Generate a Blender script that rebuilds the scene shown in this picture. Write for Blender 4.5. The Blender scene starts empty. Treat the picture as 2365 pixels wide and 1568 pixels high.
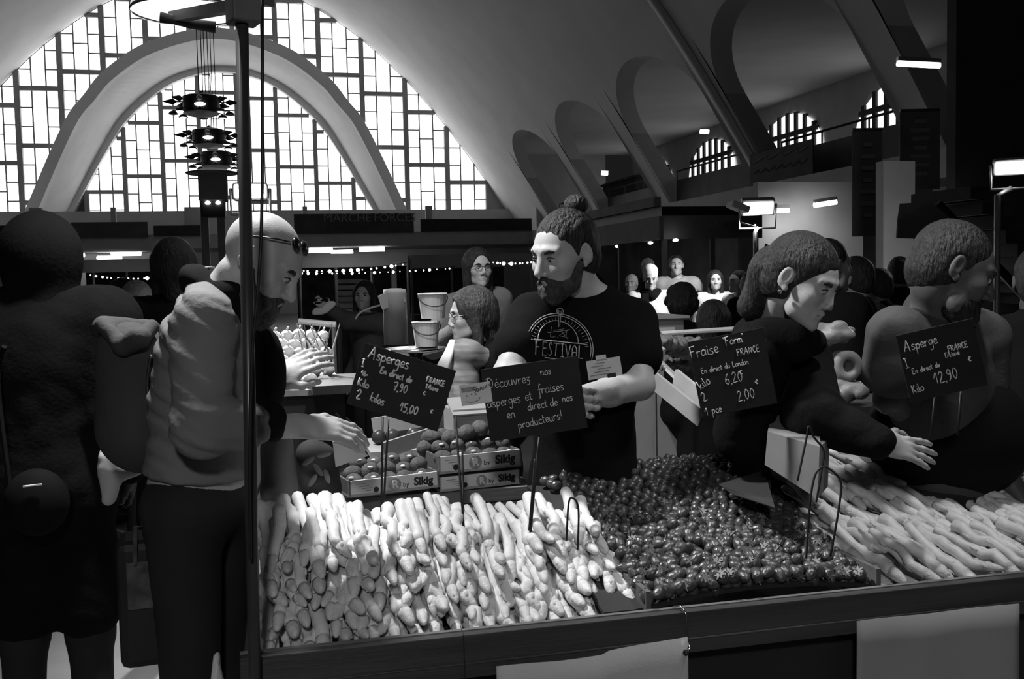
import bpy, math, random
import numpy as np
from mathutils import Vector, Matrix
random.seed(7); rng = np.random.default_rng(7)
S = bpy.context.scene; COL = S.collection; PI = math.pi

# ------------------------------------------------------------------ camera
EYE = np.array([0.0, 0.0, 1.62])
def axes(yaw, pitch, roll):
    y, p, r = (math.radians(v) for v in (yaw, pitch, roll))
    f = np.array([math.sin(y)*math.cos(p), math.cos(y)*math.cos(p), -math.sin(p)])
    rt = np.array([math.cos(y), -math.sin(y), 0.0]); up = np.cross(rt, f)
    return rt*math.cos(r)-up*math.sin(r), rt*math.sin(r)+up*math.cos(r), f
CR, CU, CF = axes(13.226, 3.546, 1.2527)
cam = bpy.data.cameras.new('camera'); co = bpy.data.objects.new('camera', cam); COL.objects.link(co)
cam.lens = 34.995; cam.sensor_width = 36; cam.sensor_fit = 'HORIZONTAL'; cam.clip_start = .05; cam.clip_end = 300
M4 = Matrix.Identity(4)
for i in range(3):
    M4[i][0], M4[i][1], M4[i][2], M4[i][3] = CR[i], CU[i], -CF[i], EYE[i]
co.matrix_world = M4; S.camera = co
# measured points of the photograph turned into places in the hall
def ray(px, py): return CR*((px-1182.5)/2299.0)-CU*((py-784)/2299.0)+CF
def at(px, py, d): return EYE+ray(px, py)*d
def atY(px, py, Y): w = ray(px, py); return EYE+w*(Y/w[1])
def atX(px, py, X): w = ray(px, py); return EYE+w*(X/w[0])
def atZ(px, py, Z): w = ray(px, py); return EYE+w*((Z-EYE[2])/w[2])

# ------------------------------------------------------------------ world, exposure
W = bpy.data.worlds.new('hall_air'); S.world = W; W.use_nodes = True
W.node_tree.nodes['Background'].inputs[0].default_value = (1, 1, 1, 1)
W.node_tree.nodes['Background'].inputs[1].default_value = WORLD = 0.010
S.view_settings.view_transform = 'Standard'; S.view_settings.look = 'None'
S.view_settings.exposure = 0.0; S.view_settings.gamma = 1.0; S.view_settings.use_curve_mapping = False
S.cycles.max_bounces = 5; S.cycles.diffuse_bounces = 3; S.cycles.glossy_bounces = 2
S.cycles.transparent_max_bounces = 6; S.cycles.transmission_bounces = 3
S.cycles.sample_clamp_indirect = 3.0; S.cycles.caustics_reflective = False; S.cycles.caustics_refractive = False
WINDOW = 2.6          # daylight through the frosted glazing
FRONT_FILL = 112.0       # unseen lamp added behind the viewer to fill the stall front (W)
STALL_LAMP = 32.0      # the lamp hung on the stall frame (W)

# ------------------------------------------------------------------ materials
_m = {}
def mat(name, c, rough=.75, var=.15, vs=8.0, bump=0.0, bs=30.0, metal=0.0, emis=0.0, spec=.3, trans=0.0, stretch=None, sample=True):
    if name in _m: return _m[name]
    m = bpy.data.materials.new(name); _m[name] = m; m.use_nodes = True
    nt = m.node_tree; b = nt.nodes['Principled BSDF']
    tc = nt.nodes.new('ShaderNodeTexCoord'); src = tc.outputs['Object']
    if stretch:
        mp = nt.nodes.new('ShaderNodeMapping'); mp.inputs['Scale'].default_value = stretch
        nt.links.new(src, mp.inputs[0]); src = mp.outputs[0]
    n = nt.nodes.new('ShaderNodeTexNoise'); n.inputs['Scale'].default_value = vs; n.inputs['Detail'].default_value = 4
    nt.links.new(src, n.inputs['Vector'])
    r = nt.nodes.new('ShaderNodeValToRGB'); r.color_ramp.elements[0].position = .3; r.color_ramp.elements[1].position = .7
    lo, hi = c*(1-var), c*(1+var)
    r.color_ramp.elements[0].color = (lo, lo, lo, 1); r.color_ramp.elements[1].color = (hi, hi, hi, 1)
    nt.links.new(n.outputs['Fac'], r.inputs[0]); nt.links.new(r.outputs[0], b.inputs['Base Color'])
    b.inputs['Roughness'].default_value = rough; b.inputs['Metallic'].default_value = metal
    b.inputs['Specular IOR Level'].default_value = spec
    if trans: b.inputs['Transmission Weight'].default_value = trans
    if bump:
        n2 = nt.nodes.new('ShaderNodeTexNoise'); n2.inputs['Scale'].default_value = bs; n2.inputs['Detail'].default_value = 5
        nt.links.new(src, n2.inputs['Vector'])
        bp = nt.nodes.new('ShaderNodeBump'); bp.inputs['Strength'].default_value = bump; bp.inputs['Distance'].default_value = .02
        nt.links.new(n2.outputs['Fac'], bp.inputs['Height']); nt.links.new(bp.outputs[0], b.inputs['Normal'])
    if emis:
        b.inputs['Emission Color'].default_value = (1, 1, 1, 1); b.inputs['Emission Strength'].default_value = emis
        if not sample: m.cycles.emission_sampling = 'NONE'
    return m

# ------------------------------------------------------------------ mesh helpers
class MB:
    def __init__(s): s.v = []; s.f = []
    def add(s, v, f):
        o = len(s.v); s.v += [tuple(float(c) for c in p) for p in v]; s.f += [tuple(o+i for i in q) for q in f]; return s
    def box(s, c, d, R=None, taper=1.0):
        c = np.array(c, float); h = np.array(d, float)/2; P = []
        for z in (-1, 1):
            k = taper if z > 0 else 1
            for x, y in ((-1, -1), (1, -1), (1, 1), (-1, 1)):
                p = np.array([x*h[0]*k, y*h[1]*k, z*h[2]]); P.append(c+(R@p if R is not None else p))
        return s.add(P, [(3, 2, 1, 0), (4, 5, 6, 7), (0, 1, 5, 4), (1, 2, 6, 5), (2, 3, 7, 6), (3, 0, 4, 7)])
    def span(s, a, b):
        a = np.array(a, float); b = np.array(b, float); return s.box((a+b)/2, np.abs(b-a))
    def tube(s, pts, r, n=10, caps=True, closed=False, flat=None):
        pts = [np.array(p, float) for p in pts]; N = len(pts)
        rs = r if hasattr(r, '__len__') else [r]*N; V = []; F = []; up = None
        for i, p in enumerate(pts):
            t = pts[(i+1) % N if closed else min(i+1, N-1)]-pts[(i-1) % N if closed else max(i-1, 0)]
            t = t/(np.linalg.norm(t)+1e-9)
            if up is None:
                up = np.array([0, 0, 1.0]) if abs(t[2]) < .9 else np.array([1.0, 0, 0])
            x = np.cross(up, t); x /= np.linalg.norm(x)+1e-9; y = np.cross(t, x); up = y
            for k in range(n):
                a = 2*PI*k/n; V.append(p+rs[i]*(x*math.cos(a)+y*math.sin(a)*(flat or 1)))
        for i in range(N if closed else N-1):
            j = (i+1) % N
            for k in range(n):
                F.append((i*n+k, i*n+(k+1) % n, j*n+(k+1) % n, j*n+k))
        if caps and not closed:
            F.append(tuple(range(n-1, -1, -1))); F.append(tuple((N-1)*n+k for k in range(n)))
        return s.add(V, F)
    def bar(s, a, b, w, h, up=(0, 0, 1)):
        a = np.array(a, float); b = np.array(b, float); t = (b-a)/np.linalg.norm(b-a)
        u = np.array(up, float); x = np.cross(t, u); x /= np.linalg.norm(x); y = np.cross(x, t)
        return s.box((a+b)/2, (w, np.linalg.norm(b-a), h), np.array([x, t, y]).T)
    def lathe(s, prof, c=(0, 0, 0), n=20, R=None, caps=(1, 1)):
        V = []; F = []; c = np.array(c, float)
        for r, z in prof:
            for k in range(n):
                a = 2*PI*k/n; p = np.array([r*math.cos(a), r*math.sin(a), z]); V.append(c+(R@p if R is not None else p))
        for i in range(len(prof)-1):
            for k in range(n): F.append((i*n+k, i*n+(k+1) % n, (i+1)*n+(k+1) % n, (i+1)*n+k))
        if caps[0]: F.append(tuple(range(n-1, -1, -1)))
        if caps[1]: F.append(tuple((len(prof)-1)*n+k for k in range(n)))
        return s.add(V, F)
    def ball(s, c, r, n=12, m=8, R=None):
        r = np.array(r if hasattr(r, '__len__') else (r, r, r), float); V = []; F = []; c = np.array(c, float)
        for i in range(m+1):
            t = PI*i/m
            for k in range(n):
                a = 2*PI*k/n; p = r*np.array([math.sin(t)*math.cos(a), math.sin(t)*math.sin(a), -math.cos(t)])
                V.append(c+(R@p if R is not None else p))
        for i in range(m):
            for k in range(n): F.append((i*n+k, i*n+(k+1) % n, (i+1)*n+(k+1) % n, (i+1)*n+k))
        return s.add(V, F)
    def grid(s, P):        # P[i][j] points
        a, b = len(P), len(P[0])
        return s.add([p for row in P for p in row], [(i*b+j, (i+1)*b+j, (i+1)*b+j+1, i*b+j+1) for i in range(a-1) for j in range(b-1)])
    def build(s, name, m, parent=None, smooth=False, bevel=0.0, solid=0.0, loc=None):
        me = bpy.data.meshes.new(name); v = s.v
        if loc is not None: v = [(p[0]-loc[0], p[1]-loc[1], p[2]-loc[2]) for p in v]
        elif parent is not None:
            L = parent.get('_o', (0, 0, 0)); v = [(p[0]-L[0], p[1]-L[1], p[2]-L[2]) for p in v]
        me.from_pydata(v, [], s.f); me.update()
        return link(name, me, m, parent, smooth, bevel, solid, loc)
def link(name, me, m, parent=None, smooth=False, bevel=0.0, solid=0.0, loc=None):
    if m is not None and not me.materials: me.materials.append(m)
    if smooth: me.polygons.foreach_set('use_smooth', [True]*len(me.polygons))
    o = bpy.data.objects.new(name, me); COL.objects.link(o)
    if parent is not None: o.parent = parent
    if loc is not None: o.location = loc
    if bevel:
        b = o.modifiers.new('bevel', 'BEVEL'); b.width = bevel; b.segments = 2; b.limit_method = 'ANGLE'
    if solid:
        b = o.modifiers.new('solid', 'SOLIDIFY'); b.thickness = solid
    return o
def tag(o, label, cat, group=None, kind=None):
    o['label'] = label; o['category'] = cat
    if group: o['group'] = group
    if kind: o['kind'] = kind
    return o
def thing(name, label, cat, loc, group=None):
    o = bpy.data.objects.new(name, None); o.empty_display_size = .05; COL.objects.link(o)
    o.location = tuple(float(c) for c in loc); o['_o'] = [float(c) for c in loc]
    return tag(o, label, cat, group)
def struct(name, mb, m, **k):
    o = mb.build(name, m, **k)
    if o.parent is None: o['kind'] = 'structure'
    return o
def copytree(o, parent=None):
    c = o.copy(); COL.objects.link(c)
    if parent is not None: c.parent = parent; c.matrix_parent_inverse = o.matrix_parent_inverse
    for ch in o.children: copytree(ch, c)
    return c
def Rz(a): c, s = math.cos(a), math.sin(a); return np.array([[c, -s, 0], [s, c, 0], [0, 0, 1.0]])
def Rx(a): c, s = math.cos(a), math.sin(a); return np.array([[1.0, 0, 0], [0, c, -s], [0, s, c]])
def Ry(a): c, s = math.cos(a), math.sin(a); return np.array([[c, 0, s], [0, 1.0, 0], [-s, 0, c]])
def nrm(v): v = np.array(v, float); return v/(np.linalg.norm(v)+1e-12)
# ------------------------------------------------------------------ the hall
XC, VT, VK = -2.45, 17.0, 18.4
def VW(z): return math.sqrt(max(VK*(VT-z), 0))
concrete = mat('vault_concrete', .74, .9, .06, .6, .05, 12)
wallm = mat('painted_wall', .5, .85, .08, 1.5, .05, 20)
pale = mat('pale_fascia', .45, .8, .08, 2)
darkm = mat('dark_panel', .035, .7, .2, 4)
YEND, YB = 53.0, -14.0
BAYS = [42.6, 35.5, 28.4, 21.3, 14.2, 7.1, 0.0, -7.1]
HWB, ZS, ZA = 3.05, 6.3, 8.0
def zopen(Y):
    for c in BAYS:
        t = abs(Y-c)/HWB
        if t < .9999: return ZS+(ZA-ZS)*math.sqrt(1-t*t)
    return 0.0
ys = set(np.round(np.arange(YB, YEND+.01, .5), 3))
for c in BAYS:
    for t in np.linspace(-1, 1, 25): ys.add(round(c+HWB*math.sin(t*PI/2), 4))
    ys.add(round(c-HWB-.001, 4)); ys.add(round(c+HWB+.001, 4))
ys = sorted(y for y in ys if YB <= y <= YEND)
v = MB(); P = []
ZT = 8.3
for Y in ys:                                   # right flank of the vault, pierced by the side bays
    z0 = zopen(Y); P.append([(XC+VW(z), Y, z) for z in np.linspace(z0, ZT, 12)])
v.grid(P)
v.grid([[(XC+VW(z), Y, z) for z in [ZT+(VT-ZT)*(1-(1-k/20)**2) for k in range(21)]] for Y in np.linspace(YB, YEND, 30)])
v.grid([[(XC-VW(VT*(1-(1-k/24)**2)), Y, VT*(1-(1-k/24)**2)) for k in range(25)] for Y in np.linspace(YB, YEND, 30)])
XF = 19.6
for c in BAYS:                                 # soffits of the arches over the bays, and the flat ceiling of the side aisle
    pr = [(c+HWB*math.sin(t), ZS+(ZA-ZS)*math.cos(t)) for t in np.linspace(-PI/2, PI/2, 25)]
    v.grid([[(XC+VW(z)+.6*q, y, z) for q in (0, .5, 1)] for y, z in pr])
v.add([(XC+VW(8.3), YB, 8.3), (XF, YB, 8.3), (XF, YEND, 8.3), (XC+VW(8.3), YEND, 8.3)], [(0, 1, 2, 3)])
ceil = struct('ceiling', v, concrete, smooth=False)
me = ceil.data; me.polygons.foreach_set('use_smooth', [True]*len(me.polygons))
try: me.set_sharp_from_angle(angle=math.radians(35))
except Exception: pass
rib = MB()                                     # arch ribs of the vault, one at each pier
for Y in (24.85, 10.65, 3.55):
    L = [(XC+VW(z)-.02, z) for z in np.linspace(4, 16.99, 30)]; L += [(XC-VW(z)+.02, z) for z in np.linspace(16.99, 4, 30)]
    A = [[(x, Y-.2, z) for x, z in L], [(x-.07*np.sign(x-XC), Y-.14, z-.06) for x, z in L], [(x-.07*np.sign(x-XC), Y+.14, z-.06) for x, z in L], [(x, Y+.2, z) for x, z in L]]
    rib.grid([list(q) for q in A])
struct('trim_1', rib, concrete, smooth=True)

w = MB()                                       # pier walls and the facade wall behind the gallery
for c in BAYS:
    for s in (-1, 1):
        Y = c+s*HWB
        w.grid([[(XC+VW(z)+.6*q, Y, z) for q in (0, 1)] for z in np.linspace(0, ZS, 9)])
    w.grid([[(XC+VW(z)+.6, y, z) for y in (c+HWB, c+7.1-HWB)] for z in np.linspace(0, 8.0, 12)])
w.box((XF+.1, (YB+YEND)/2, 5), (.2, YEND-YB, 10))
struct('wall_right', w, wallm)
fl = MB(); fl.box((0, 22, -.05), (44, 80, .1))
struct('floor', fl, mat('worn_concrete_floor', .22, .55, .25, 1.2, .1, 15))

# --- the end wall: a tall glazed arch, a deep arched recess in it with a second glazed wall behind
def spline(pts, n):
    xs = np.array([p[0] for p in pts]); ysv = np.array([p[1] for p in pts]); t = np.arange(len(pts))
    q = np.linspace(0, len(pts)-1, n); out = []
    for u in q:
        i = min(int(u), len(pts)-2); f = u-i
        def g(a): 
            p0, p1, p2, p3 = a[max(i-1, 0)], a[i], a[i+1], a[min(i+2, len(a)-1)]
            return .5*((2*p1)+(-p0+p2)*f+(2*p0-5*p1+4*p2-p3)*f*f+(-p0+3*p1-3*p2+p3)*f**3)
        out.append((g(xs), g(ysv)))
    return out
def arch(h):           # half profile (halfwidth, z) from the springing to the crown -> full outline
    full = [(-a, z) for a, z in h]+[(a, z) for a, z in h[::-1][1:]]
    return spline(full, 61)
OUT = arch([(9.75, 3.9), (9.27, 5.3), (7.35, 9.54), (6.35, 10.95), (5.3, 12.21), (3.2, 13.62), (0, 14.4)])
FIN = arch([(9.15, 3.9), (8.7, 5.3), (6.85, 9.35), (5.9, 10.65), (4.9, 11.8), (2.95, 13.1), (0, 13.85)])
YI = 58.0
INN = arch([(8.65, 4.2), (8.13, 5.4), (6.15, 8.95), (4.95, 10.7), (3.05, 12.35), (1.3, 13.1), (0, 13.25)])
INB = arch([(8.95, 4.2), (8.43, 5.4), (6.45, 9.05), (5.2, 10.95), (3.2, 12.65), (1.4, 13.4), (0, 13.55)])
def off(o, Y): return [(XC+x, Y, z) for x, z in o]
rb = MB()
rb.grid([off(OUT, YEND+.25), off(OUT, YEND-.55), off(FIN, YEND-.55), off(FIN, YEND+.1), off([(a[0]*.5+b[0]*.5, a[1]*.5+b[1]*.5) for a, b in zip(FIN, INB)], 55.6), off(INB, YI-.5), off(INN, YI-.5), off(INN, YI+.2)])
o = struct('trim_2', rb, concrete)
wb = MB(); wb.box((XC, YEND+.2, 2.6), (38, .4, 5.3)); wb.span((11.25, YEND, 4.6), (18, YEND+.4, 9))
struct('wall_back', wb, wallm)
glass = mat('frosted_glazing', .8, .4, .04, 1.0, emis=WINDOW)
steel = mat('window_mullion', .3, .7, .1, 3)
def zout(x): return VT-(x-XC)**2/VK
rx = np.array([p[0]+XC for p in OUT]); rz = np.array([p[1] for p in OUT])
ix = np.array([p[0]+XC for p in INN]); iz = np.array([p[1] for p in INN])
def zrib(x): return float(np.interp(x, rx, rz)) if rx[0] < x < rx[-1] else 0.0
def zinn(x): return float(np.interp(x, ix, iz)) if ix[0] < x < ix[-1] else -1.0
def glazing(name, Y, cols, z0, lo, hi, zb, step, wide=.26):
    g = MB(); mu = MB(); gb = MB(); xs = np.linspace(cols[0], cols[-1], 160)
    ok = lambda x: hi(x)-max(z0, lo(x)) > .03
    for a, b in zip(xs[:-1], xs[1:]):
        if ok(a) and ok(b):
            la, lb = max(z0, lo(a)), max(z0, lo(b)); g.add([(a, Y+.12, la), (b, Y+.12, lb), (b, Y+.12, hi(b)), (a, Y+.12, hi(a))], [(0, 1, 2, 3)])
    def hbar(mb, a, b, z, t, d):
        q = [x for x in np.linspace(a, b, 30) if max(z0, lo(x)) < z < hi(x)]
        if len(q) > 1: mb.span((q[0], Y-d, z-t), (q[-1], Y+d, z+t))
    def vbar(mb, x, t, d):
        if ok(x): mb.span((x-t, Y-d, max(z0, lo(x))), (x+t, Y+d, hi(x)))
    for i, x in enumerate(cols):
        vbar(mu, x, wide/2, .14)
        if i == len(cols)-1: break
        b = cols[i+1]; d = (b-x)/3
        for k in (1, 2): vbar(gb, x+d*k, .034, .03)
        zs = zb(i, (x+b)/2); z = zs-step*8
        while z < 18:
            hbar(mu, x, b, z, wide*.42, .12)
            for k, sub in ((0, (1/3, 2/3)), (1, (.5,) if i % 2 else ()), (2, (1/3, 2/3))):
                for q in sub: hbar(gb, x+d*k, x+d*(k+1), z+step*q, .032, .03)
            z += step
    w_ = g.build(name, glass); w_['kind'] = 'structure'
    mu.build('mullion', steel, w_); gb.build('glazing_bar', steel, w_)
    return w_
OC = [-15.9, -13.9, -11.89, -9.9, -7.91, -5.88, -3.8, -1.72, .38, 2.53, 4.7, 6.94, 9.1, 11.29]
glazing('window_1', YEND, OC, 5.32, zrib, zout, lambda i, x: 14.85-.42*abs(x-XC), 2.76)
IC = [-9.8, -7.8, -5.82, -3.85, -1.8, .31, 2.42, 4.5, 6.5]
glazing('window_2', YI, IC, 5.1, lambda x: -9, zinn, lambda i, x: 12.5-.43*abs(x-(XC+.35)), 2.88, .24)
gr = MB()                                     # gallery slabs along the end and along the right side
gr.span((-20, 46.8, 3.25), (13.1, 53, 3.88)); gr.span((12.1, -14, 3.3), (19.5, 46.75, 3.86))
struct('trim_3', gr, pale)
gp = MB()
for x0, x1 in ((-14.5, -13), (-10.3, -9.8), (-7.0, -6.8), (-3.9, -3.0), (1.3, 1.5), (7.0, 7.3), (12.4, 13.0)):
    gp.span((x0, 47.0, 3.88), (x1, 47.3, 5.1))
gp.span((-20, 52.2, 3.9), (13, 53, 5.3))
struct('trim_4', gp, wallm)
# arched windows of the facade bays
bar = mat('bay_window_frame', .06, .7, .1, 3)
bayglass = mat('bay_glazing', .7, .4, .04, 1, emis=1.0)
for n, c in enumerate([49.7]+BAYS[:3]):
    g = MB(); f = MB(); x = XF-.06
    y0, y1 = c-2.6, c+2.6
    YS = np.linspace(y0, y1, 29); zt = lambda y: 5.95+1.75*math.sqrt(max(1-((y-c)/2.6)**2, 0))
    for a, b in zip(YS[:-1], YS[1:]): g.add([(x, a, 4.2), (x, b, 4.2), (x, b, zt(b)), (x, a, zt(a))], [(0, 1, 2, 3)])
    for y in np.linspace(y0, y1, 9): f.span((x-.08, y-.1, 4.2), (x+.03, y+.1, zt(y)+.05))
    for z in (4.9, 5.9, 6.9):
        h = 2.6 if z < 6 else 2.6*math.sqrt(1-((z-5.95)/1.75)**2)
        f.span((x-.09, c-h, z-.09), (x+.03, c+h, z+.09))
    w_ = g.build('window_%d' % (n+3), bayglass); w_['kind'] = 'structure'; f.build('glazing_bar', bar, w_)
# ------------------------------------------------------------------ lamps and fittings of the hall
black = mat('black_metal', .025, .5, .2, 6, metal=.3)
grey = mat('grey_metal', .25, .45, .1, 5, metal=.6)
bulbm = mat('lit_bulb', .9, .3, 0.02, 5, emis=9.0, sample=False)
tubem = mat('lit_tube', .9, .3, 0.02, 5, emis=7.0)
floodm = mat('lit_flood', .9, .3, 0.02, 5, emis=25.0, sample=False)
white = mat('white_plastic', .72, .5, .05, 5)
brown = mat('painted_timber', .16, .7, .25, 3, stretch=(1, 8, 1))
def spot(loc, tgt, power, size=70, rad=.06, blend=.6, parent=None):
    l = bpy.data.lights.new('lamp_light', 'SPOT'); l.energy = power; l.spot_size = math.radians(size); l.spot_blend = blend; l.shadow_soft_size = rad
    o = bpy.data.objects.new('lamp_light', l); COL.objects.link(o)
    d = Vector(np.array(tgt)-np.array(loc)); o.rotation_euler = d.to_track_quat('-Z', 'Y').to_euler()
    L = parent.get('_o', (0, 0, 0)) if parent else (0, 0, 0)
    o.location = tuple(np.array(loc)-np.array(L)); o.parent = parent; return o
# chandeliers on the centre line of the vault
for i, (px, py) in enumerate(((465, 242), (483, 318), (500, 368))):
    p = atX(px, py, XC+(.0, .0, .12)[i]); p = np.array([p[0], p[1], p[2]])
    t = thing('chandelier', ['largest hanging drum chandelier, nearest of the three in front of the arched glazing', 'middle one of the three drum chandeliers hanging in front of the arched glazing', 'smallest and lowest of the three drum chandeliers hanging in front of the glazing'][i], 'chandelier', p, 'drum chandeliers in a row down the hall')
    d = MB(); d.lathe([(.66, -.3), (.66, .28), (.5, .34), (.1, .42), (.02, .5)], p, 28)
    d.build('drum', black, t, smooth=False)
    g = MB(); g.lathe([(.1, -.42), (.45, -.4), (.62, -.34), (.62, -.3)], p, 24); g.build('glass_ring', white, t)
    b = MB(); b.ball(p+[0, -.67, -.08], (.2, .06, .07)); b.build('bulb', bulbm, t)
    for k in range(8):
        a = 2*PI*k/8; u = np.array([math.cos(a), math.sin(a), 0])
        m = MB(); m.tube([p+u*.6+[0, 0, .1], p+u*.85+[0, 0, .1]], .025, 6)
        m.lathe([(.02, 0), (.11, .14), (.1, .2), (.015, .5)], p+u*.85+[0, 0, .1], 8, np.array([np.cross([0, 0, 1], u), [0, 0, 1.0], u]).T)
        arm = m.build('arm', black, t)
        s2 = MB(); s2.lathe([(.18, -.06), (.13, .03), (.02, .08)], p+u*1.0+[0, 0, -.3], 10); s2.tube([p+u*.62+[0, 0, -.2], p+u*1.0+[0, 0, -.22]], .02, 6)
        o = s2.build('shade', black, t); s3 = MB(); s3.ball(p+u*1.0+[0, 0, -.36], (.13, .13, .03), 8, 4); s3.build('shade_lens', bulbm if k % 2 else white, t)
    r = MB()
    for dx in (-.07, .07): r.tube([p+[dx, 0, .4], (p[0]+dx, p[1], VT-.05)], .018, 6)
    r.build('suspension_rod', black, t)
# signpost column with a flat hat, in mid hall
p = atY(490, 400, 20.0); b0 = np.array([p[0], 20.0, 0])
t = thing('clock_column', 'tall two-post column with flat hat and grey box under the chandeliers', 'clock column', b0)
m = MB()
for dx in (-.17, .13): m.span(b0+[dx-.07, -.07, 0], b0+[dx+.07, .07, p[2]-.45])
m.build('post', grey, t)
m = MB(); m.lathe([(.1, .12), (.5, .03), (.47, 0), (.1, -.02)], (p[0], 20, p[2]-.02), 20); m.build('hat', grey, t)
m = MB(); m.box((p[0]+.01, 20, p[2]-.28), (.52, .5, .5)); m.build('sign_box', pale, t)
m = MB(); m.box((p[0], 20, p[2]-.68), (.44, .4, .32)); dd = m.build('clock_case', black, t)
for dx in (-.09, .1):
    m = MB(); m.ball((p[0]+dx, 19.77, p[2]-.58), (.05, .03, .035)); m.build('lamp_lens', bulbm, t)
# flood lamps on stands
def flood(name, label, px, py, d, w, face, pole_px=None, power=0, tgt=None, box=False):
    p = at(px, py, d); base = np.array([p[0], p[1]+.05, 0]) if pole_px is None else at(pole_px[0], pole_px[1], d)*[1, 1, 0]
    t = thing(name, label, 'flood lamp', base)
    f = nrm(face); R = np.array([nrm(np.cross([0, 0, 1], f)), f, nrm(np.cross(f, nrm(np.cross([0, 0, 1], f))))]).T
    if np.linalg.det(R) < 0: R[:, 0] *= -1
    m = MB(); m.box(p-f*.07, (w*1.15, .1, w*.6), R); m.build('housing', grey, t, bevel=.02)
    m = MB(); m.box(p-f*.012, (w, .02, w*.42), R); m.build('lens', floodm, t, bevel=.004)
    m = MB(); fr = [p+R@np.array(q) for q in ((-w*.62, -.06, .1*w), (-w*.62, -.02, -w*.75), (w*.62, -.02, -w*.75), (w*.62, -.06, .1*w))]
    m.tube(fr, .012, 8); m.build('bracket', grey, t, smooth=True)
    q = p+R@np.array([0, -.02, -w*.75])
    m = MB(); m.tube([q, (base[0], base[1], q[2]-.05), (base[0], base[1], .02)], .022, 8); m.build('stand_pole', grey, t, smooth=True)
    m = MB()
    for k in range(3): a = k*2.1; m.tube([(base[0], base[1], .5), (base[0]+.4*math.cos(a), base[1]+.4*math.sin(a), .015)], .013, 6)
    m.build('stand_leg', grey, t)
    if power: spot(p+f*.05, tgt, power, 80, .08, .8, t)
    return t
crowd = at(1560, 655, 11.2)
flood('flood_lamp', 'flood lamp shining on a thin stand beside the dark kiosk, above the crowd', 1752, 482, 10.4, .3, crowd-at(1752, 482, 10.4)+np.array([0, -2.5, 0]), (1744, 560), 270, crowd)
flood('flood_lamp', 'flood lamp with wire bracket on a stand at the far right edge', 2335, 388, 7.0, .2, -ray(2200, 700)*[1, 1, 0]+np.array([0, 0, -.25]), (2304, 470), 18, at(2300, 800, 5.0))
flood('flood_lamp', 'flood lamp glowing behind the front stall pole, below the arched glazing', 578, 441, 6.2, .19, -ray(600, 640)*[1, 1, .2], (610, 600), 420, at(700, 830, 5.6))
m = at(1705, 478, 10.2); t = thing('flood_lamp', 'unlit white flood lamp head left of the shining one above the kiosk', 'flood lamp', m-[0, 0, .1])
b = MB(); b.box(m, (.2, .16, .07), Ry(.35)); b.build('housing', white, t, bevel=.01); b = MB(); b.tube([m+[-.02, -.05, 0], m+[0, -.05, -.16], m+[.17, 0, -.2], at(1744, 520, 10.4)], .01, 6); b.build('bracket', white, t)
# fluorescent tubes
def tube_lamp(label, pts, d, grp=None, d2=None):
    a, b = at(*pts[0], d), at(*pts[1], d2 or d); t = thing('tube_lamp', label, 'tube lamp', (a+b)/2, grp)
    m = MB(); m.tube([a, b], .03*d/14+.008, 8); m.build('tube', tubem, t, smooth=True)
    m = MB(); m.bar(a+[0, 0, .07], b+[0, 0, .07], .09, .06); m.build('housing', grey, t); return t
tube_lamp('long fluorescent tube shining high up in the dark right corner', ((2072, 147), (2171, 152)), 15)
tube_lamp('short fluorescent tube seen end-on in the second bay of the gallery', ((1617, 303), (1637, 304)), 31)
tube_lamp('tiny lit tube under the vault above the dark gallery shed', ((1389, 399), (1404, 400)), 36)
tube_lamp('tube lamp along the top of the white partition right of the kiosk', ((1782, 486), (1822, 486)), 18.3)
tube_lamp('tube lamp under the gallery edge, middle of the white partition', ((1880, 474), (1932, 466)), 18.2)
for i, (a, b, y) in enumerate(((142, 194, 590), (225, 280, 596), (258, 325, 586), (712, 768, 579), (765, 815, 583), (830, 888, 576))):
    tube_lamp(['first tube lamp under the far left gallery, next to the dark hooded figure', 'second tube lamp under the far left gallery, the lower one', 'third tube lamp under the far left gallery, the longest',
               'tube lamp under the far gallery just right of the bald man', 'dim middle tube lamp under the far gallery right of the bald man', 'right-hand tube lamp under the far gallery above the string lights'][i], ((a, y), (b, y-1)), 47.6, 'tube lamps under the far gallery')
# gallery: parapet panels between the piers, banners
for i, c in enumerate(BAYS[:6]):
    m = MB(); m.span((13.15, c-3.0, 3.86), (13.22, c+3.0, 4.75)); o = m.build('gallery_parapet', mat('parapet_panel', .12, .8, .15, 2)); o['kind'] = 'structure'; o.name = 'trim_%d' % (5+i)
    r = MB(); r.tube([(13.18, c-3, 5.05), (13.18, c+3, 5.05)], .03, 6)
    for y in (-3, -1, 1, 3): r.tube([(13.18, c+y, 4.75), (13.18, c+y, 5.05)], .02, 6)
    r.build('handrail', black, o)
cloth_d = mat('dark_banner_cloth', .06, .85, .25, 1.3)
letter = mat('faded_letters', .25, .9, .2, 6)
def text_mesh(txt, size, extrude=.002, bold=0.0, shear=0.0, align='CENTER', space=1.0):
    c = bpy.data.curves.new('lettering', 'FONT'); c.body = txt; c.size = size; c.extrude = extrude; c.offset = bold; c.shear = shear; c.align_x = align; c.align_y = 'CENTER'; c.space_character = space; c.resolution_u = 3
    o = bpy.data.objects.new('lettering', c); COL.objects.link(o); bpy.context.view_layer.update()
    me = bpy.data.meshes.new_from_object(o.evaluated_get(bpy.context.evaluated_depsgraph_get())); bpy.data.objects.remove(o); bpy.data.curves.remove(c); return me
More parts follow.
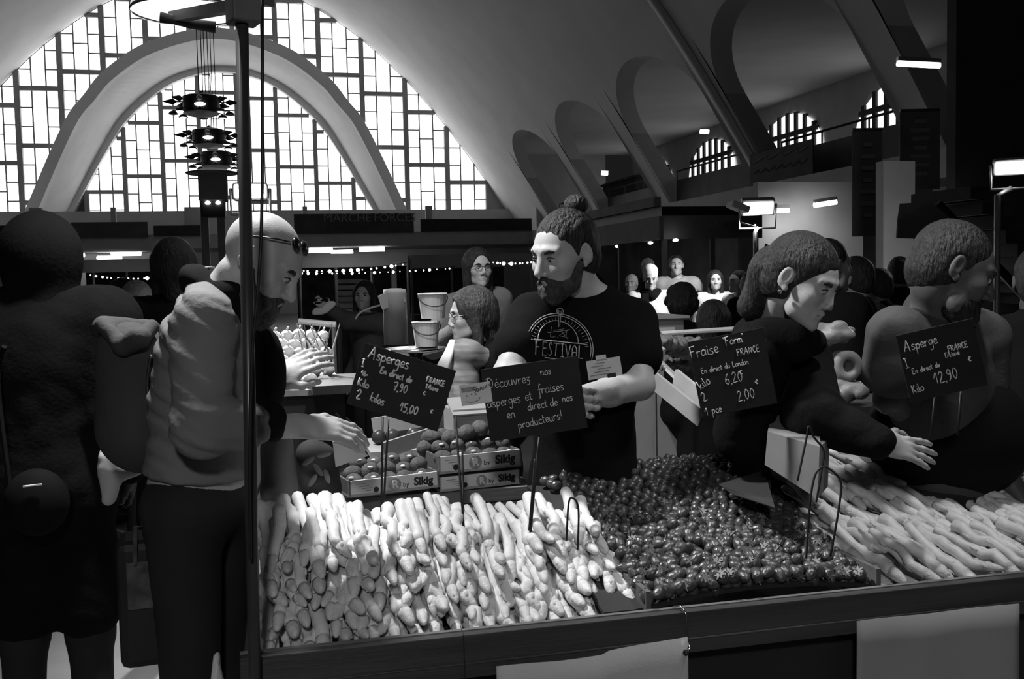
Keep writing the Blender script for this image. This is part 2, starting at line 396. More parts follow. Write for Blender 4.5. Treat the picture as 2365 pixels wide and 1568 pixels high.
def put(me, name, m, parent, o, x, y):       # lettering on a plane: origin o, text direction x, up direction y
    x, y = nrm(x), nrm(y); n = np.cross(x, y); L = np.array(parent.get('_o', (0, 0, 0))) if parent else np.zeros(3)
    M = Matrix([[x[i], y[i], n[i], float(o[i]-L[i])] for i in range(3)]+[[0, 0, 0, 1]]); me.transform(M); return link(name, me, m, parent)
def banner(label, x0, x1, z0, z1, Y, txt=None, size=.5, m=None):
    t = thing('banner', label, 'banner', ((x0+x1)/2, Y, z0), 'banners along the galleries')
    b = MB(); b.span((x0, Y-.02, z0), (x1, Y+.02, z1)); b.build('cloth', m or cloth_d, t)
    if txt:
        for i, wd in enumerate(txt.split()): put(text_mesh(wd, size), 'lettering', letter, t, ((x0+x1)/2+(x1-x0)*(-.06+.40*i), Y-.03, (z0+z1)/2+.25), (1, 0, 0), (0, 0, 1))
    return t
g1 = atY(680, 540, 46.7); g2 = atY(955, 490, 46.7)
banner('long dark banner with faded letters under the right foot of the arch', g1[0], g2[0], g1[2], g2[2]-.05, 46.75, 'MARCHÉ FORCES', .55)
g1 = atY(165, 550, 46.7); g2 = atY(340, 512, 46.7); banner('grey banner panel on the far gallery left of the clock column', g1[0], g2[0], g1[2], g2[2], 46.75, m=mat('grey_banner', .09, .8, .2, 1.5))
g1 = atY(355, 545, 46.7); g2 = atY(462, 520, 46.7); banner('short black panel on the far gallery behind the clock column', g1[0], g2[0], g1[2], g2[2], 46.75, m=darkm)
g1 = atY(972, 535, 46.7); g2 = atY(1228, 504, 46.7); banner('long black panel at the right end of the far gallery', g1[0], g2[0], g1[2], g2[2], 46.75, m=darkm)
g1 = atY(0, 556, 46.7); g2 = atY(60, 520, 46.7); banner('black panel on the far gallery at the left edge of the picture', g1[0]-3, g2[0], g1[2], g2[2], 46.75, m=darkm)
def bannerX(label, a, b, X, txt=None):      # on the right gallery, facing the nave
    A = atX(*a, X); B = atX(*b, X); y1, y0 = A[1], B[1]; z0 = 3.9; z1 = z0+.85
    t = thing('banner', label, 'banner', (X, (y0+y1)/2, z0), 'banners along the galleries'); m = MB(); m.span((X-.03, y0, z0), (X, y1, z1)); m.build('cloth', cloth_d, t)
    if txt:
        for r_ in range(2):
            m = MB(); n = 26 if r_ else 14; m.tube([(X-.04, (y0+y1)/2+(y1-y0)*(.42-.84*i/n), z0+.62-.3*r_+.1*((i*5+r_) % 4)/3) for i in range(n+1)], .018, 4); m.build('faded_lettering', letter, t)
bannerX('dark lettered banner on the right gallery below the arched window', (1735, 425), (1880, 390), 12.5, True)
for lb, x0, x1, y0, y1, d in (('tall dark banner hanging below the right gallery', 1968, 2037, 300, 546, 16.5), ('dark hanging panel right of the tall banner under the tube lamp', 2078, 2170, 255, 438, 17.5)):
    A, B = at(x0, y1, d), at(x1, y0, d); t = thing('banner', lb, 'banner', (A+B)/2, 'hanging banners on the right'); m = MB(); X = nrm(CR*[1, 1, 0])
    w = np.linalg.norm((at(x1, y1, d)-A)*[1, 1, 0]); m.box((A+B)/2, (w, .03, B[2]-A[2]), np.array([X, np.cross([0, 0, 1], X), [0, 0, 1]]).T); m.build('cloth', cloth_d, t)
    m = MB(); c = (A+B)/2; m.tube([c-X*w/2+[0, 0, (B[2]-A[2])/2], c+X*w/2+[0, 0, (B[2]-A[2])/2]], .03, 8); m.build('hanging_rod', black, t)
    for i in range(7):
        q = c+np.array([0, 0, (B[2]-A[2])*(.36-.11*i)]); m = MB(); m.box(q-np.cross([0, 0, 1], X)*.03, (w*(.3+.3*((i*37) % 10)/10), .01, .07), np.array([X, np.cross([0, 0, 1], X), [0, 0, 1]]).T); m.build('faded_print', mat('faded_print', .1, .9), t)
# under the right gallery: pale partition walls, stair, lit doorway, small canopy
A, B = at(1752, 600, 18.6), at(1992, 600, 18.6)
m = MB(); m.span((A[0], A[1], 0), (B[0]+.3, A[1]+.2, 3.3)); struct('wall_front', m, mat('white_partition', .7, .8, .06, 2))
spot(at(1850, 470, 17.6), at(1880, 640, 18.5), 40, 150, .3, 1.0)
A, B = at(2040, 600, 15.5), at(2125, 600, 15.5); m = MB(); m.span((A[0], A[1], 0), (B[0], A[1]+.2, 3.3)); struct('wall_left', m, mat('white_partition', .7))
A, B = at(2120, 640, 13.5), at(2205, 505, 13.5)
m = MB(); m.span((A[0], A[1], 0), (B[0], A[1]+.06, B[2])); dr = struct('door_1', m, mat('daylit_door', .8, emis=2.2))
m = MB()
for q in (0, .36, .62, 1): x = A[0]+(B[0]-A[0])*q; m.span((x-.035, A[1]-.05, 0), (x+.035, A[1]+.05, B[2]))
for z in (.9, 1.75, B[2]): m.span((A[0], A[1]-.05, z-.03), (B[0], A[1]+.05, z+.03))
m.build('door_frame', grey, dr)
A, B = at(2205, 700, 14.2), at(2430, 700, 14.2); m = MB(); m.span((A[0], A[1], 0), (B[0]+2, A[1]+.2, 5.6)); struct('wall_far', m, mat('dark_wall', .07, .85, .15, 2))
st = thing('staircase', 'dark stair climbing to the gallery at the right behind the flood lamp', 'staircase', at(2200, 700, 13.0)*[1, 1, 0])
for i in range(9):
    q = at(2170+26*i, 440+34*i-(i*i*.6), 13.0); m = MB(); z = max(q[2], .15); m.span((q[0], q[1]-.6, z-.16), (q[0]+.32, q[1]+.6, z)); m.build('tread', mat('dark_stone', .06, .8, .2, 4), st)
m = MB(); m.tube([at(2165, 470, 12.4), at(2400, 720, 12.4)], .06, 6); m.build('stringer', black, st)
cp = thing('canopy', 'small dark sloping canopy over the lit doorway', 'canopy', at(2120, 490, 11.6))
m = MB(); a, b, c_, d_ = at(2072, 508, 11.6), at(2205, 512, 11.6), at(2150, 466, 12.3), at(2078, 470, 12.3); m.add([a, b, c_, d_]+[q-[0, 0, .08] for q in (a, b, c_, d_)], [(0, 1, 2, 3), (7, 6, 5, 4), (0, 4, 5, 1), (1, 5, 6, 2), (2, 6, 7, 3), (3, 7, 4, 0)]); m.build('roof', darkm, cp)
m = MB(); m.bar(a-[0, 0, .1], b-[0, 0, .1], .04, .22); m.build('fascia', mat('parapet_panel', .12), cp)
# dark kiosk with a lit soffit
C = at(1560, 500, 13.0); K0, K1 = C[0], at(1748, 500, 13.0)[0]; Y0 = C[1]; Y1 = Y0+4.6; ZK = C[2]
k = thing('kiosk', 'dark glazed kiosk with pale fascia and small soffit lights behind the crowd', 'kiosk', ((K0+K1)/2, Y0, 0))
m = MB(); m.span((K0-.25, Y0-.15, ZK), (K1+.1, Y1+.2, ZK+.12)); m.build('roof', black, k)
m = MB(); m.span((K0-.27, Y0-.1, ZK-.3), (K0-.22, Y1+.2, ZK)); m.span((K0-.3, Y0, ZK+.13), (K0-.2, Y1+.2, ZK+.26)); m.build('side_fascia', mat('kiosk_fascia', .3, .8, .12, 3), k)
m = MB(); m.span((K0-.25, Y0-.2, ZK-.3), (K1+.1, Y0-.14, ZK)); m.build('front_fascia', mat('parapet_panel', .12), k)
m = MB(); m.tube([((K0+K1)/2-.17+.02*i, Y0-.205, ZK-.15+.028*((i*7) % 5)/4+(.05 if i in (0, 6) else 0)) for i in range(18)], .006, 5); m.build('faded_lettering', letter, k, smooth=True)
m = MB(); m.span((K0, Y0+.3, 0), (K1, Y1, .95)); m.build('counter_base', darkm, k)
m = MB(); m.span((K1-.1, Y0+.1, .9), (K1-.05, Y1, ZK)); m.span((K0, Y1-.05, .9), (K1, Y1, ZK)); m.build('back_panel', mat('kiosk_panel', .3, .7, .3, 2), k)
for x, y in ((K0-.2, Y0-.1), (K0-.2, Y0+1.6), (K0-.2, Y0+3.2), (K0+.45*(K1-K0), Y0-.1), (K1+.05, Y0-.1)):
    m = MB(); m.span((x-.03, y-.03, 0), (x+.03, y+.03, ZK-.3)); m.build('post', mat('kiosk_post', .1, .6), k)
for q in (1425, 1502, 1534, 1560):
    pt = atX(q, 540, K0-.15); m = MB(); m.ball((K0-.15, pt[1], ZK-.32), (.035, .05, .02), 8, 5); m.build('soffit_light', bulbm, k)
sh = thing('gallery_shed', 'dark box-like shed standing on the gallery between two piers', 'shed', (16.9, 45.5, 3.86))
A, B = atX(1393, 470, 16.2), atX(1468, 404, 16.2); m = MB(); m.span((16.2, B[1], 3.86), (17.6, A[1], B[2]-.1)); m.build('body', darkm, sh); m = MB(); m.span((16.1, B[1]-.1, B[2]-.1), (17.7, A[1]+.1, B[2])); m.build('roof', black, sh)
# stalls across the hall: dark canopies with pale fascias hung with strings of bulbs
def bgstall(label, x0, x1, yf, d, z_h=.22, cnt=None):
    A, B = at(x0, yf[0], d), at(x1, yf[1], d); z = (A[2]+B[2])/2; Yf = (A[1]+B[1])/2
    t = thing('market_stall', label, 'market stall', ((A[0]+B[0])/2, Yf, 0), 'stalls across the hall')
    m = MB(); m.span((A[0], Yf-.04, z-z_h), (B[0], Yf, z)); m.build('fascia', mat('stall_fascia', .42, .8, .1, 3), t)
    m = MB(); m.span((A[0], Yf, z-.06), (B[0], Yf+2.5, z)); m.build('roof', darkm, t)
    m = MB(); m.span((A[0], Yf+2.45, .3), (B[0], Yf+2.5, z)); m.build('back_curtain', mat('back_curtain', .05, .9, .4, 4), t)
    m = MB(); m.span((A[0], Yf+.1, 0), (B[0], Yf+.9, .95)); m.build('counter', darkm, t)
    for q in (0, .33, .66, 1): m = MB(); X = A[0]+(B[0]-A[0])*q; m.tube([(X, Yf+.05, 0), (X, Yf+.05, z-.05)], .025, 6); m.build('post', grey, t)
    return t, A[0], B[0], Yf, z-z_h
stalls = []
stalls.append(bgstall('market stall with pale fascia at the far left behind the hooded figure', 140, 365, (600, 598), 17))
stalls.append(bgstall('market stall with pale fascia between the bald man and the glasses woman', 690, 945, (586, 584), 16))
stalls.append(bgstall('long dark market stall left of the bearded vendor, behind the women', 946, 1235, (592, 582), 19, .25))
def string(label, a, b, d, n, sag=.05, seed=1, r=.012):
    rr = random.Random(seed); A, B = at(*a, d), at(*b, d); t = thing('string_lights', label, 'string lights', (A+B)/2, 'strings of bulbs on the stalls')
    pts = [A+(B-A)*u-np.array([0, 0, sag*4*u*(1-u)]) for u in np.linspace(0, 1, 24)]
    m = MB(); m.tube(pts, .006, 5); m.build('cable', black, t)
    me = None
    for i in range(n):
        u = (i+rr.uniform(-.25, .25)+.5)/n; q = A+(B-A)*u-np.array([0, 0, sag*4*u*(1-u)+.02]); s = r*rr.choice((.7, .8, 1, 1.2, 2.0))*d/13
        if me is None: tmp = MB().ball((0, 0, 0), 1, 8, 6).build('bulb', bulbm); me = tmp.data; bpy.data.objects.remove(tmp)
        o = bpy.data.objects.new('bulb', me); COL.objects.link(o); o.parent = t; o.location = tuple(q-(A+B)/2); o.scale = (s, s, s)
string('string of bulbs hanging under the far left stall fascia', (205, 632), (372, 636), 16.5, 14, .05, 1)
string('upper row of bulbs on the stall right of the bald man', (690, 622), (940, 606), 15.6, 16, .05, 2)
string('lower row of bulbs right of the bald man, level with the dark-haired shopper', (690, 628), (1050, 616), 15.3, 22, .03, 3, .009)
string('row of bulbs between the glasses woman and the bearded vendor', (1135, 603), (1238, 601), 17, 12, .03, 4)
# ------------------------------------------------------------------ the front stall
YF = 2.08; ZL = .86
board = mat('dark_stall_board', .05, .55, .3, 6, bump=.2, bs=40, stretch=(.3, 4, 4))
st = thing('market_stall', 'front market stall counter with dark wooden lip carrying asparagus and strawberries', 'market stall', (1.3, 2.6, 0))
m = MB(); m.span((-.1, YF-.025, .765), (3.3, YF, ZL)); m.span((-.1, YF-.028, .795), (3.3, YF-.02, .80)); m.build('front_lip', board, st, bevel=.003)
m = MB(); m.span((-.1, YF, ZL-.012), (3.3, YF+.012, ZL+.002)); m.build('lip_edge', mat('worn_edge', .16, .4, .2, 10), st)
m = MB(); m.span((-.1, YF, .76), (3.3, 2.72, .79)); m.span((-.1, 2.72, .762), (.82, 3.35, .79)); m.build('counter_top', board, st)
m = MB(); m.span((-.05, YF+.05, .02), (3.2, YF+.07, .76)); m.build('front_panel', mat('black_panel', .02, .8, .2, 3), st)
for x in (-.04, 1.1, 2.2, 3.2):
    for y in (2.2, 2.68): m = MB(); m.span((x-.02, y-.02, 0), (x+.02, y+.02, .76)); m.build('trestle_leg', black, st)
for i, x in enumerate((.80, 1.39)):
    m = MB(); m.span((x-.006, YF+.02, .79), (x+.006, 2.72, .9)); m.build('bin_divider', mat('bin_board', .12, .7, .2, 5), st)
def cloth(label, x0, x1, z, droop, y, c, nm='cloth_panel'):
    n = 24; P = []
    for j in range(14):
        r = []
        for i in range(n+1):
            u = i/n; X = x0+(x1-x0)*u; top = z(u); zz = top+(0.05-top)*j/13
            r.append((X, y+.008*math.sin(u*11+j*.2)*(.3+j/10)-.0, zz))
        P.append(r)
    m = MB(); m.grid(P); o = m.build(nm, c, smooth=True, solid=.004); return tag(o, label, 'cloth', 'cloths pinned to the stall front')
cl = mat('grey_cotton', .5, .9, .08, 3, bump=.1, bs=120)
cloth('light grey cloth hanging below the stall lip in the middle of the picture', .43, .868, lambda u: .795+.03*(u-.55) if u > .55 else .786+.012*abs(u-.3), 0, YF-.04, cl)
cloth('dull grey cloth pinned to the stall front at the lower right', 1.295, 1.735, lambda u: .80, 0, YF-.04, mat('dull_cotton', .3, .9, .1, 3))
q = atY(560, 1530, 2.02)
P = []
for j in range(10):
    z = .88-.86*j/9; P.append([(-.145-.05*min(1, j/3)+.085*u*min(1, .1+j/2.5)*1.0, 2.03+.02*math.sin(u*5+j), z) for u in np.linspace(0, 1, 8)])
m = MB(); m.grid(P); tag(m.build('cloth_panel', cl, smooth=True, solid=.004), 'pointed corner of light cloth hanging at the left end of the stall', 'cloth')
h = thing('hook', 'small shiny metal hook clipped on the stall lip above the grey cloth', 'hook', (.868, YF-.03, ZL))
m = MB(); m.tube([(.855, YF+.01, ZL+.006), (.862, YF-.02, ZL+.012), (.868, YF-.034, ZL), (.868, YF-.036, ZL-.05), (.872, YF-.045, ZL-.075), (.86, YF-.05, ZL-.085)], .0022, 8); m.build('wire', mat('chrome', .8, .15, .02, 5, metal=1), h, smooth=True)
m = MB(); m.ball((.862, YF-.045, ZL-.085), .007); m.build('clip', black, h)
m = MB(); p = atY(1070, 1440, YF-.03); m.tube([(p[0], YF+.01, .87), (p[0], YF-.028, .862), (p[0]+.001, YF-.03, .75)], .0012, 5); tag(m.build('cord', black), 'thin dark cord hanging over the stall lip left of the grey cloth', 'cord')

# --- asparagus
asp = mat('white_asparagus', .72, .5, .12, 30, bump=.15, bs=60, spec=.4)
asp_t = mat('asparagus_tip', .66, .5, .14, 40, bump=.25, bs=90, spec=.4)
def asparagus_mesh(L, r, bend, seed):
    rr = random.Random(seed); n = 9
    pts = [np.array([bend*math.sin(PI*t)*.5+bend*.3*math.sin(2.3*t+seed), 0, 0])+np.array([0, -L*t, .012*math.sin(PI*t)*rr.uniform(-1, 1)]) for t in np.linspace(0, .82, n)]
    rad = [r*(.9+.12*math.sin(3*t+seed)) for t in np.linspace(0, 1, n)]
    b = MB(); b.tube([pts[0]+np.array([0, .004, 0])]+pts, [r*.7]+rad, 10)
    for k in range(3):                                       # leaf scales pressed on the stalk
        i = 2+k*2; a = rr.uniform(0, 6.28); c = pts[i]+np.array([math.cos(a), 0, math.sin(a)])*rad[i]*.8; b.ball(c, (r*.3, r*1.0, r*.3), 6, 4)
    t = MB(); e = pts[-1]; d = nrm(pts[-1]-pts[-2])
    t.tube([e-d*.002, e+d*L*.06, e+d*L*.12, e+d*L*.17, e+d*L*.2, e+d*L*.215], [rad[-1]*1.0, rad[-1]*.95, rad[-1]*.82, rad[-1]*.62, rad[-1]*.36, r*.08], 10)
    for k in range(5):
        a = k*2.4; c = e+d*L*(.03+.02*k); t.ball(c+np.array([math.cos(a), 0, math.sin(a)])*rad[-1]*(.66-.07*k), (r*.36, r*.9, r*.36), 6, 4)
    return b, t
PROTO = []
for s in range(7):
    b, t = asparagus_mesh(.235+.012*(s % 3), .0158+.0012*(s % 4), (.0, .02, -.015, .03, .008, -.03, .012)[s], s)
    o = b.build('asparagus', asp, smooth=True); tp = t.build('tip', asp_t, o, smooth=True); PROTO.append(o)
    o.hide_render = False
def place_asp(i, pos, yaw, pitch, roll, label, group, scale=1.0, flip=False):
    s = PROTO[i % 7]; o = copytree(s); o.location = tuple(pos)
    R = Rz(yaw)@Rx(pitch)@Ry(roll)
    if flip: R = R@Rz(PI)
    o.rotation_euler = Matrix(R.tolist()).to_euler(); o.scale = (scale,)*3
    return tag(o, label, 'asparagus', group)
rr = random.Random(3); na = 0
def pile_top(x):            # back edge height of the left pile, higher at the left end
    return 1.035-.058*min(max((x-.12)/.14, 0), 1)+.008*math.sin(x*19)+.022*math.exp(-((x-.40)/.05)**2)
XL0, XL1 = -.055, .775
gap = lambda x: .46 < x < .60
# lower layers: only their tips show, stepping back up the front of the heap
for j in range(7):
    nX = 21
    for i in range(nX):
        x = XL0+(XL1-XL0)*(i+.5+rr.uniform(-.25, .25)+(.5 if j % 2 else 0)*.6)/nX
        drop = .45*math.exp(-((x-.55)/.06)**2)
        z = .818+.0255*j*(1-drop)+rr.uniform(-.005, .005); y = YF+.06+.026*j+rr.uniform(-.02, .02)
        L = .24; yaw = rr.uniform(-.16, .16); pit = -.28+rr.uniform(-.1, .1)
        d = Rz(yaw)@Rx(-pit)@np.array([0, 1.0, 0])
        place_asp(rr.randrange(7), np.array([x, y, z])+d*L, yaw, -pit, rr.uniform(0, 6.28), 'white asparagus spear in the lower layers of the left heap, end towards the viewer', 'white asparagus, lower left heap', .93); na += 1
# top layer: whole thick spears lying on the heap
top = []
for i in range(24):
    x = XL0+.0355*i+rr.uniform(-.006, .006)
    if .49 < x < .60: continue
    low = 0 if x < .5 else -.012
    yaw = .14 if x < .27 else (-.05 if x < .4 else .16); yaw += rr.uniform(-.1, .1)
    y = 2.655+rr.uniform(-.03, .03)-(.12 if x > .5 else 0); z = pile_top(x)+low+.016+rr.uniform(-.004, .006)
    place_asp(rr.randrange(7), (x-.02, y, z), yaw, .37+rr.uniform(-.06, .06), rr.uniform(0, 6.28), 'thick bright white asparagus spear on top of the left heap', 'white asparagus, top left heap', 1.22); na += 1
for i in range(22):          # second top layer peeping out below
    x = XL0+.038*i+rr.uniform(-.008, .008); low = 0 if x < .5 else (-.06 if x < .6 else -.02)
    place_asp(rr.randrange(7), (x, 2.62+rr.uniform(-.03, .03)-(.12 if x > .5 else 0), pile_top(x)-.046+low), rr.uniform(-.12, .2), .3+rr.uniform(-.06, .06), rr.uniform(0, 6.28), 'white asparagus spear in the second layer of the left heap', 'white asparagus, second layer left', 1.08); na += 1
place_asp(3, atY(1015, 1163, 2.66), .55, .45, 0, 'single white asparagus spear lying loose across the wire at the crate', None, 1.0); na += 1
place_asp(1, atY(1075, 1255, 2.44), -.35, .62, 0, 'bent white asparagus spear hanging down at the notch of the left heap', None, 1.1); na += 1
place_asp(5, atY(1120, 1262, 2.42), .12, .6, 0, 'white asparagus spear just right of the bent one at the notch', None, 1.05); na += 1
# right heap, fanned towards the right
def zr(y): t = min(max((y-2.12)/.62, 0), 1); return .835+.19*t*t*(3-2*t)
for j in range(7):
    nX = 20; 
    for i in range(nX):
        x = 1.36+.062*i*(.95)+rr.uniform(-.015, .015)
        if j < 4: x += .05*(4-j)
        x += .3*max(0, (j-3))/3; yt = 2.13+.078*j+rr.uniform(-.02, .02); zt = zr(yt)+.012
        if x > 2.35 or na >= 318: continue
        yaw = .26+.12*min(1, (x-1.36)/.4)+rr.uniform(-.06, .06); pit = .34+rr.uniform(-.05, .05)
        d = Rz(yaw)@Rx(pit)@np.array([0, 1.0, 0]); L = .225
        place_asp(rr.randrange(7), np.array([x, yt, zt])+d*L, yaw, pit, rr.uniform(0, 6.28), 'white asparagus spear fanned to the right in the right-hand heap', 'white asparagus, right heap', .95); na += 1
for s in PROTO:
    for ch in list(s.children): bpy.data.objects.remove(ch)
    bpy.data.objects.remove(s)
bed = MB()                    # the spears buried in both heaps
for X0, X1, f in ((XL0, XL1, lambda y: .80+.2*min(max((y-2.2)/.35, 0), 1)), (1.4, 2.6, lambda y: zr(y)-.035)):
    n = int((X1-X0)/.031)
    for i in range(n):
        x = X0+(X1-X0)*(i+.5)/n
        for lay in range(5):
            y0 = 2.16+.075*lay; z = max(.805, f(y0+.03)-.012)
            bed.tube([(x+rr.uniform(-.01, .01), y0, z), (x+rr.uniform(-.01, .01), y0+.12, z+.01), (x, min(y0+.3, 2.9), z+.012)], [.009, .014, .014], 7)
o = bed.build('asparagus', asp, smooth=True); tag(o, 'white asparagus spears buried deeper inside both heaps', 'asparagus', kind='stuff')

# --- strawberries
berry = mat('strawberry_skin', .066, .24, .3, 25, bump=.15, bs=260, spec=.7)
leafm = mat('strawberry_leaf', .22, .6, .3, 20)
def berry_proto(s):
    b = MB(); b.lathe([(.0015, -.021), (.007, -.0175), (.0125, -.008), (.0152, .002), (.0145, .009), (.010, .0135), (.003, .0148)], (0, 0, 0), 12); o = b.build('strawberry', berry, smooth=True)
    l = MB()
    for k in range(7):
        a = 2*PI*k/7+s; u = np.array([math.cos(a), math.sin(a), 0]); w = np.array([-u[1], u[0], 0]); up = np.array([0, 0, 1.0])
        l.add([up*.0155-w*.001, up*.0158+u*.007-w*.0033, up*(.0148+.002*(k % 3))+u*.0165, up*.0158+u*.007+w*.0033, up*.0155+w*.001], [(0, 1, 2, 3, 4)])
    l.tube([(0, 0, .0145), (.001, 0, .02), (.004, .001, .027)], .0011, 5); l.build('calyx', leafm, o); return o
BP = [berry_proto(s) for s in range(3)]
def hz(x, y):
    b = .875+.15*min(max((y-2.14)/.62, 0), 1)+.028*math.sin(min(max((x-.78)/.62, 0), 1)*PI)+.035*math.exp(-((x-.80)/.06)**2-((y-2.7)/.15)**2)
    return b
pts = []
for j in range(40):
    for i in range(34):
        x = .72+.0275*(i+.5*(j % 2)); y = 2.125+.0245*j
        xl = .79 if y < 2.62 else .79-.12*min(1, (y-2.62)/.2)
        if not (xl < x < 1.375) or y > 2.8+.05*math.sin(x*6): continue
        pts.append((x+rr.uniform(-.007, .007), y+rr.uniform(-.007, .007)))
pts.sort(key=lambda p: p[1])
st_m = MB(); nb = 0
for (x, y) in pts:
    z = hz(x, y)+rr.uniform(-.004, .008)
    if nb < 300 and y < 2.75 and rr.random() < .86:
        o = copytree(BP[nb % 3]); o.location = (x, y, z); o.rotation_euler = (rr.uniform(.6, 2.6)*rr.choice((-1, 1)), rr.uniform(-.5, .5), rr.uniform(0, 6.28)); k = rr.uniform(.85, 1.15); o.scale = (k, k, k)
        tag(o, 'strawberry with leafy cap on the open strawberry heap', 'strawberry', 'strawberries in the heap'); nb += 1
    else:
        R = Rz(rr.uniform(0, 6))@Rx(rr.uniform(.5, 2.6)); st_m.ball((x, y, z), (.014, .014, .018), 9, 7, R)
    if rr.random() < .5: st_m.ball((x+.013, y+.012, z-.02), (.015, .015, .017), 8, 6)
for s in BP:
    for ch in list(s.children): bpy.data.objects.remove(ch)
    bpy.data.objects.remove(s)
tag(st_m.build('strawberry', berry, smooth=True), 'rest of the strawberry heap, buried and far berries', 'strawberry', kind='stuff')
m = MB(); n = 20; m.grid([[(x, y, hz(x, y)-.03) for x in np.linspace(.70, 1.385, n)] for y in np.linspace(2.12, 2.82, n)])
tag(m.build('tray_liner', mat('dark_liner', .03, .8), solid=.01), 'dark liner sheet under the strawberry heap', 'liner')

# --- crate wall behind the left heap, fruit boxes on it
wood = mat('grey_crate_wood', .2, .8, .2, 4, bump=.3, bs=30, stretch=(.4, 4, 4))
a, b = atY(790, 1152, 2.93), atY(1232, 1118, 2.93)
t = thing('wooden_crate', 'grey wooden crate with horizontal slats behind the left asparagus heap', 'crate', ((a[0]+b[0])/2, 3.1, .79))
for k in range(5):
    z = a[2]-.045*k; m = MB(); m.box(((a[0]+b[0])/2, 2.93, z-.02), (b[0]-a[0], .012, .041)); m.build('slat', wood, t, bevel=.002)
m = MB(); m.span((a[0], 2.94, .79), (b[0], 3.32, a[2]-.004)); m.build('body', wood, t)
card = mat('white_carton', .8, .7, .05, 4); ink = mat('black_ink', .02, .6); inkg = mat('grey_ink', .28, .7, .3, 60)
kiwi = mat('kiwi_skin', .1, .8, .3, 60, bump=.3, bs=200); stick = mat('fruit_sticker', .7, .5)
def fruit_box(label, px, dY, w, h, full, rot=.2, d=.2, sub=False):
    o0 = atY(px[0], px[1], dY)                               # bottom left front corner
    X = np.array([math.cos(rot), math.sin(rot), 0]); Y = np.array([-math.sin(rot), math.cos(rot), 0]); Z = np.array([0, 0, 1.0])
    t = thing('fruit_box', label, 'fruit box', o0, 'printed kiwi boxes'); R = np.array([X, Y, Z]).T
    P = lambda x, y, z: o0+X*x+Y*y+Z*z
    m = MB(); m.box(P(w/2, .003, h/2), (w, .006, h), R); m.build('front_panel', card, t)
    m = MB(); m.box(P(w/2, d, h/2), (w, .006, h), R); m.build('back_panel', card, t)
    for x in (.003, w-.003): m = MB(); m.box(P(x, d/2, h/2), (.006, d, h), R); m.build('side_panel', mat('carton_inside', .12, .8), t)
    m = MB(); m.box(P(w/2, d/2, .004), (w, d, .008), R); m.build('bottom', card, t)
    f = -.001
    s = h/.052
    put(text_mesh('Sikig', .036*s, .0006, .0012), 'printed_name', ink, t, P(w-.055*s, f, h*.52), X, Z)
    put(text_mesh('by', .022*s, .0006), 'printed_word', ink, t, P(w-.115*s, f, h*.42), X, Z)
    put(text_mesh('R', .034*s, .0012, .001), 'printed_letter', card, t, P(w-.152*s, f-.002, h*.5), X, Z)
    m = MB(); n = 20; c = P(w-.152*s, f-.0004, h*.5); m.add([c+X*.021*s*math.cos(2*PI*k/n)+Z*.021*s*math.sin(2*PI*k/n) for k in range(n)], [tuple(range(n))]); m.build('printed_seal', inkg, t)
    c = P(w-.215*s, f-.0004, h*.33); m = MB(); m.add([c+X*.009*s*math.cos(2*PI*k/n)+Z*.009*s*math.sin(2*PI*k/n) for k in range(n)], [tuple(range(n))]); m.build('printed_badge', ink, t)
    m = MB()
    for k in range(4): c = P(.02+.01*k, f, h*(.75-.15*k)); m.add([c, c+X*.03, c+X*.03+Z*.002, c+Z*.002], [(0, 1, 2, 3)])
    m.build('small_print', inkg, t)
    return t, P, w, d, h
def kiwis(P, w, d, h, rows, label, group, heap=0.0):
    for j in range(rows[1]):
        for i in range(rows[0]):
            x = w*(i+.5+.3*(j % 2))/(rows[0]+.3); y = d*(j+.5)/rows[1]; z = h*.72+heap*(j/max(1, rows[1]-1))+rr.uniform(-.006, .006)
            o = MB(); R = Rz(rr.uniform(0, 6))@Rx(rr.uniform(-.5, .5)); c = P(x, y, z); o.ball(c, (.024, .031, .024), 14, 10, R); k = o.build('kiwi', kiwi, smooth=True, loc=c)
            tag(k, label, 'kiwi', group)
            if rr.random() < .45: s = MB(); s.ball(c+np.array([rr.uniform(-.008, .008), -.018, .0145]), (.009, .006, .005), 8, 5); s.build('sticker', stick, k, smooth=True); k.children[0].location = tuple(-np.array(k.location))
F1 = fruit_box('left printed kiwi box, in front, partly crossed by black rods', (806, 1150), 2.82, .275, .047, True, .22)
kiwis(F1[1], F1[2], F1[3], F1[4], (5, 3), 'brown kiwi in the left printed box', 'kiwis in the left box', .03)
F3 = fruit_box('lower right kiwi box under the one with the full printed name', (1016, 1137), 2.90, .262, .044, False, .17)
q = F3[1](0, 0, .044+.001)
F2 = fruit_box('upper right kiwi box with the whole printed name showing', (1014, 1096), 2.90, .268, .052, True, .17)
kiwis(F2[1], F2[2], F2[3], F2[4], (5, 3), 'brown kiwi heaped in the upper right printed box', 'kiwis in the upper box', .045)
for px, py in ((1040, 1012), (1078, 1000), (1108, 990), (1060, 1035), (1098, 1022), (985, 1035), (1000, 1010)):
    c = atY(px, py, 3.02+.04*rr.random()); o = MB(); o.ball(c, (.027, .034, .027), 14, 10, Rz(rr.uniform(0, 3))); tag(o.build('kiwi', kiwi, smooth=True, loc=c), 'large brown kiwi piled at the back behind the boxes', 'kiwi', 'kiwis piled at the back')
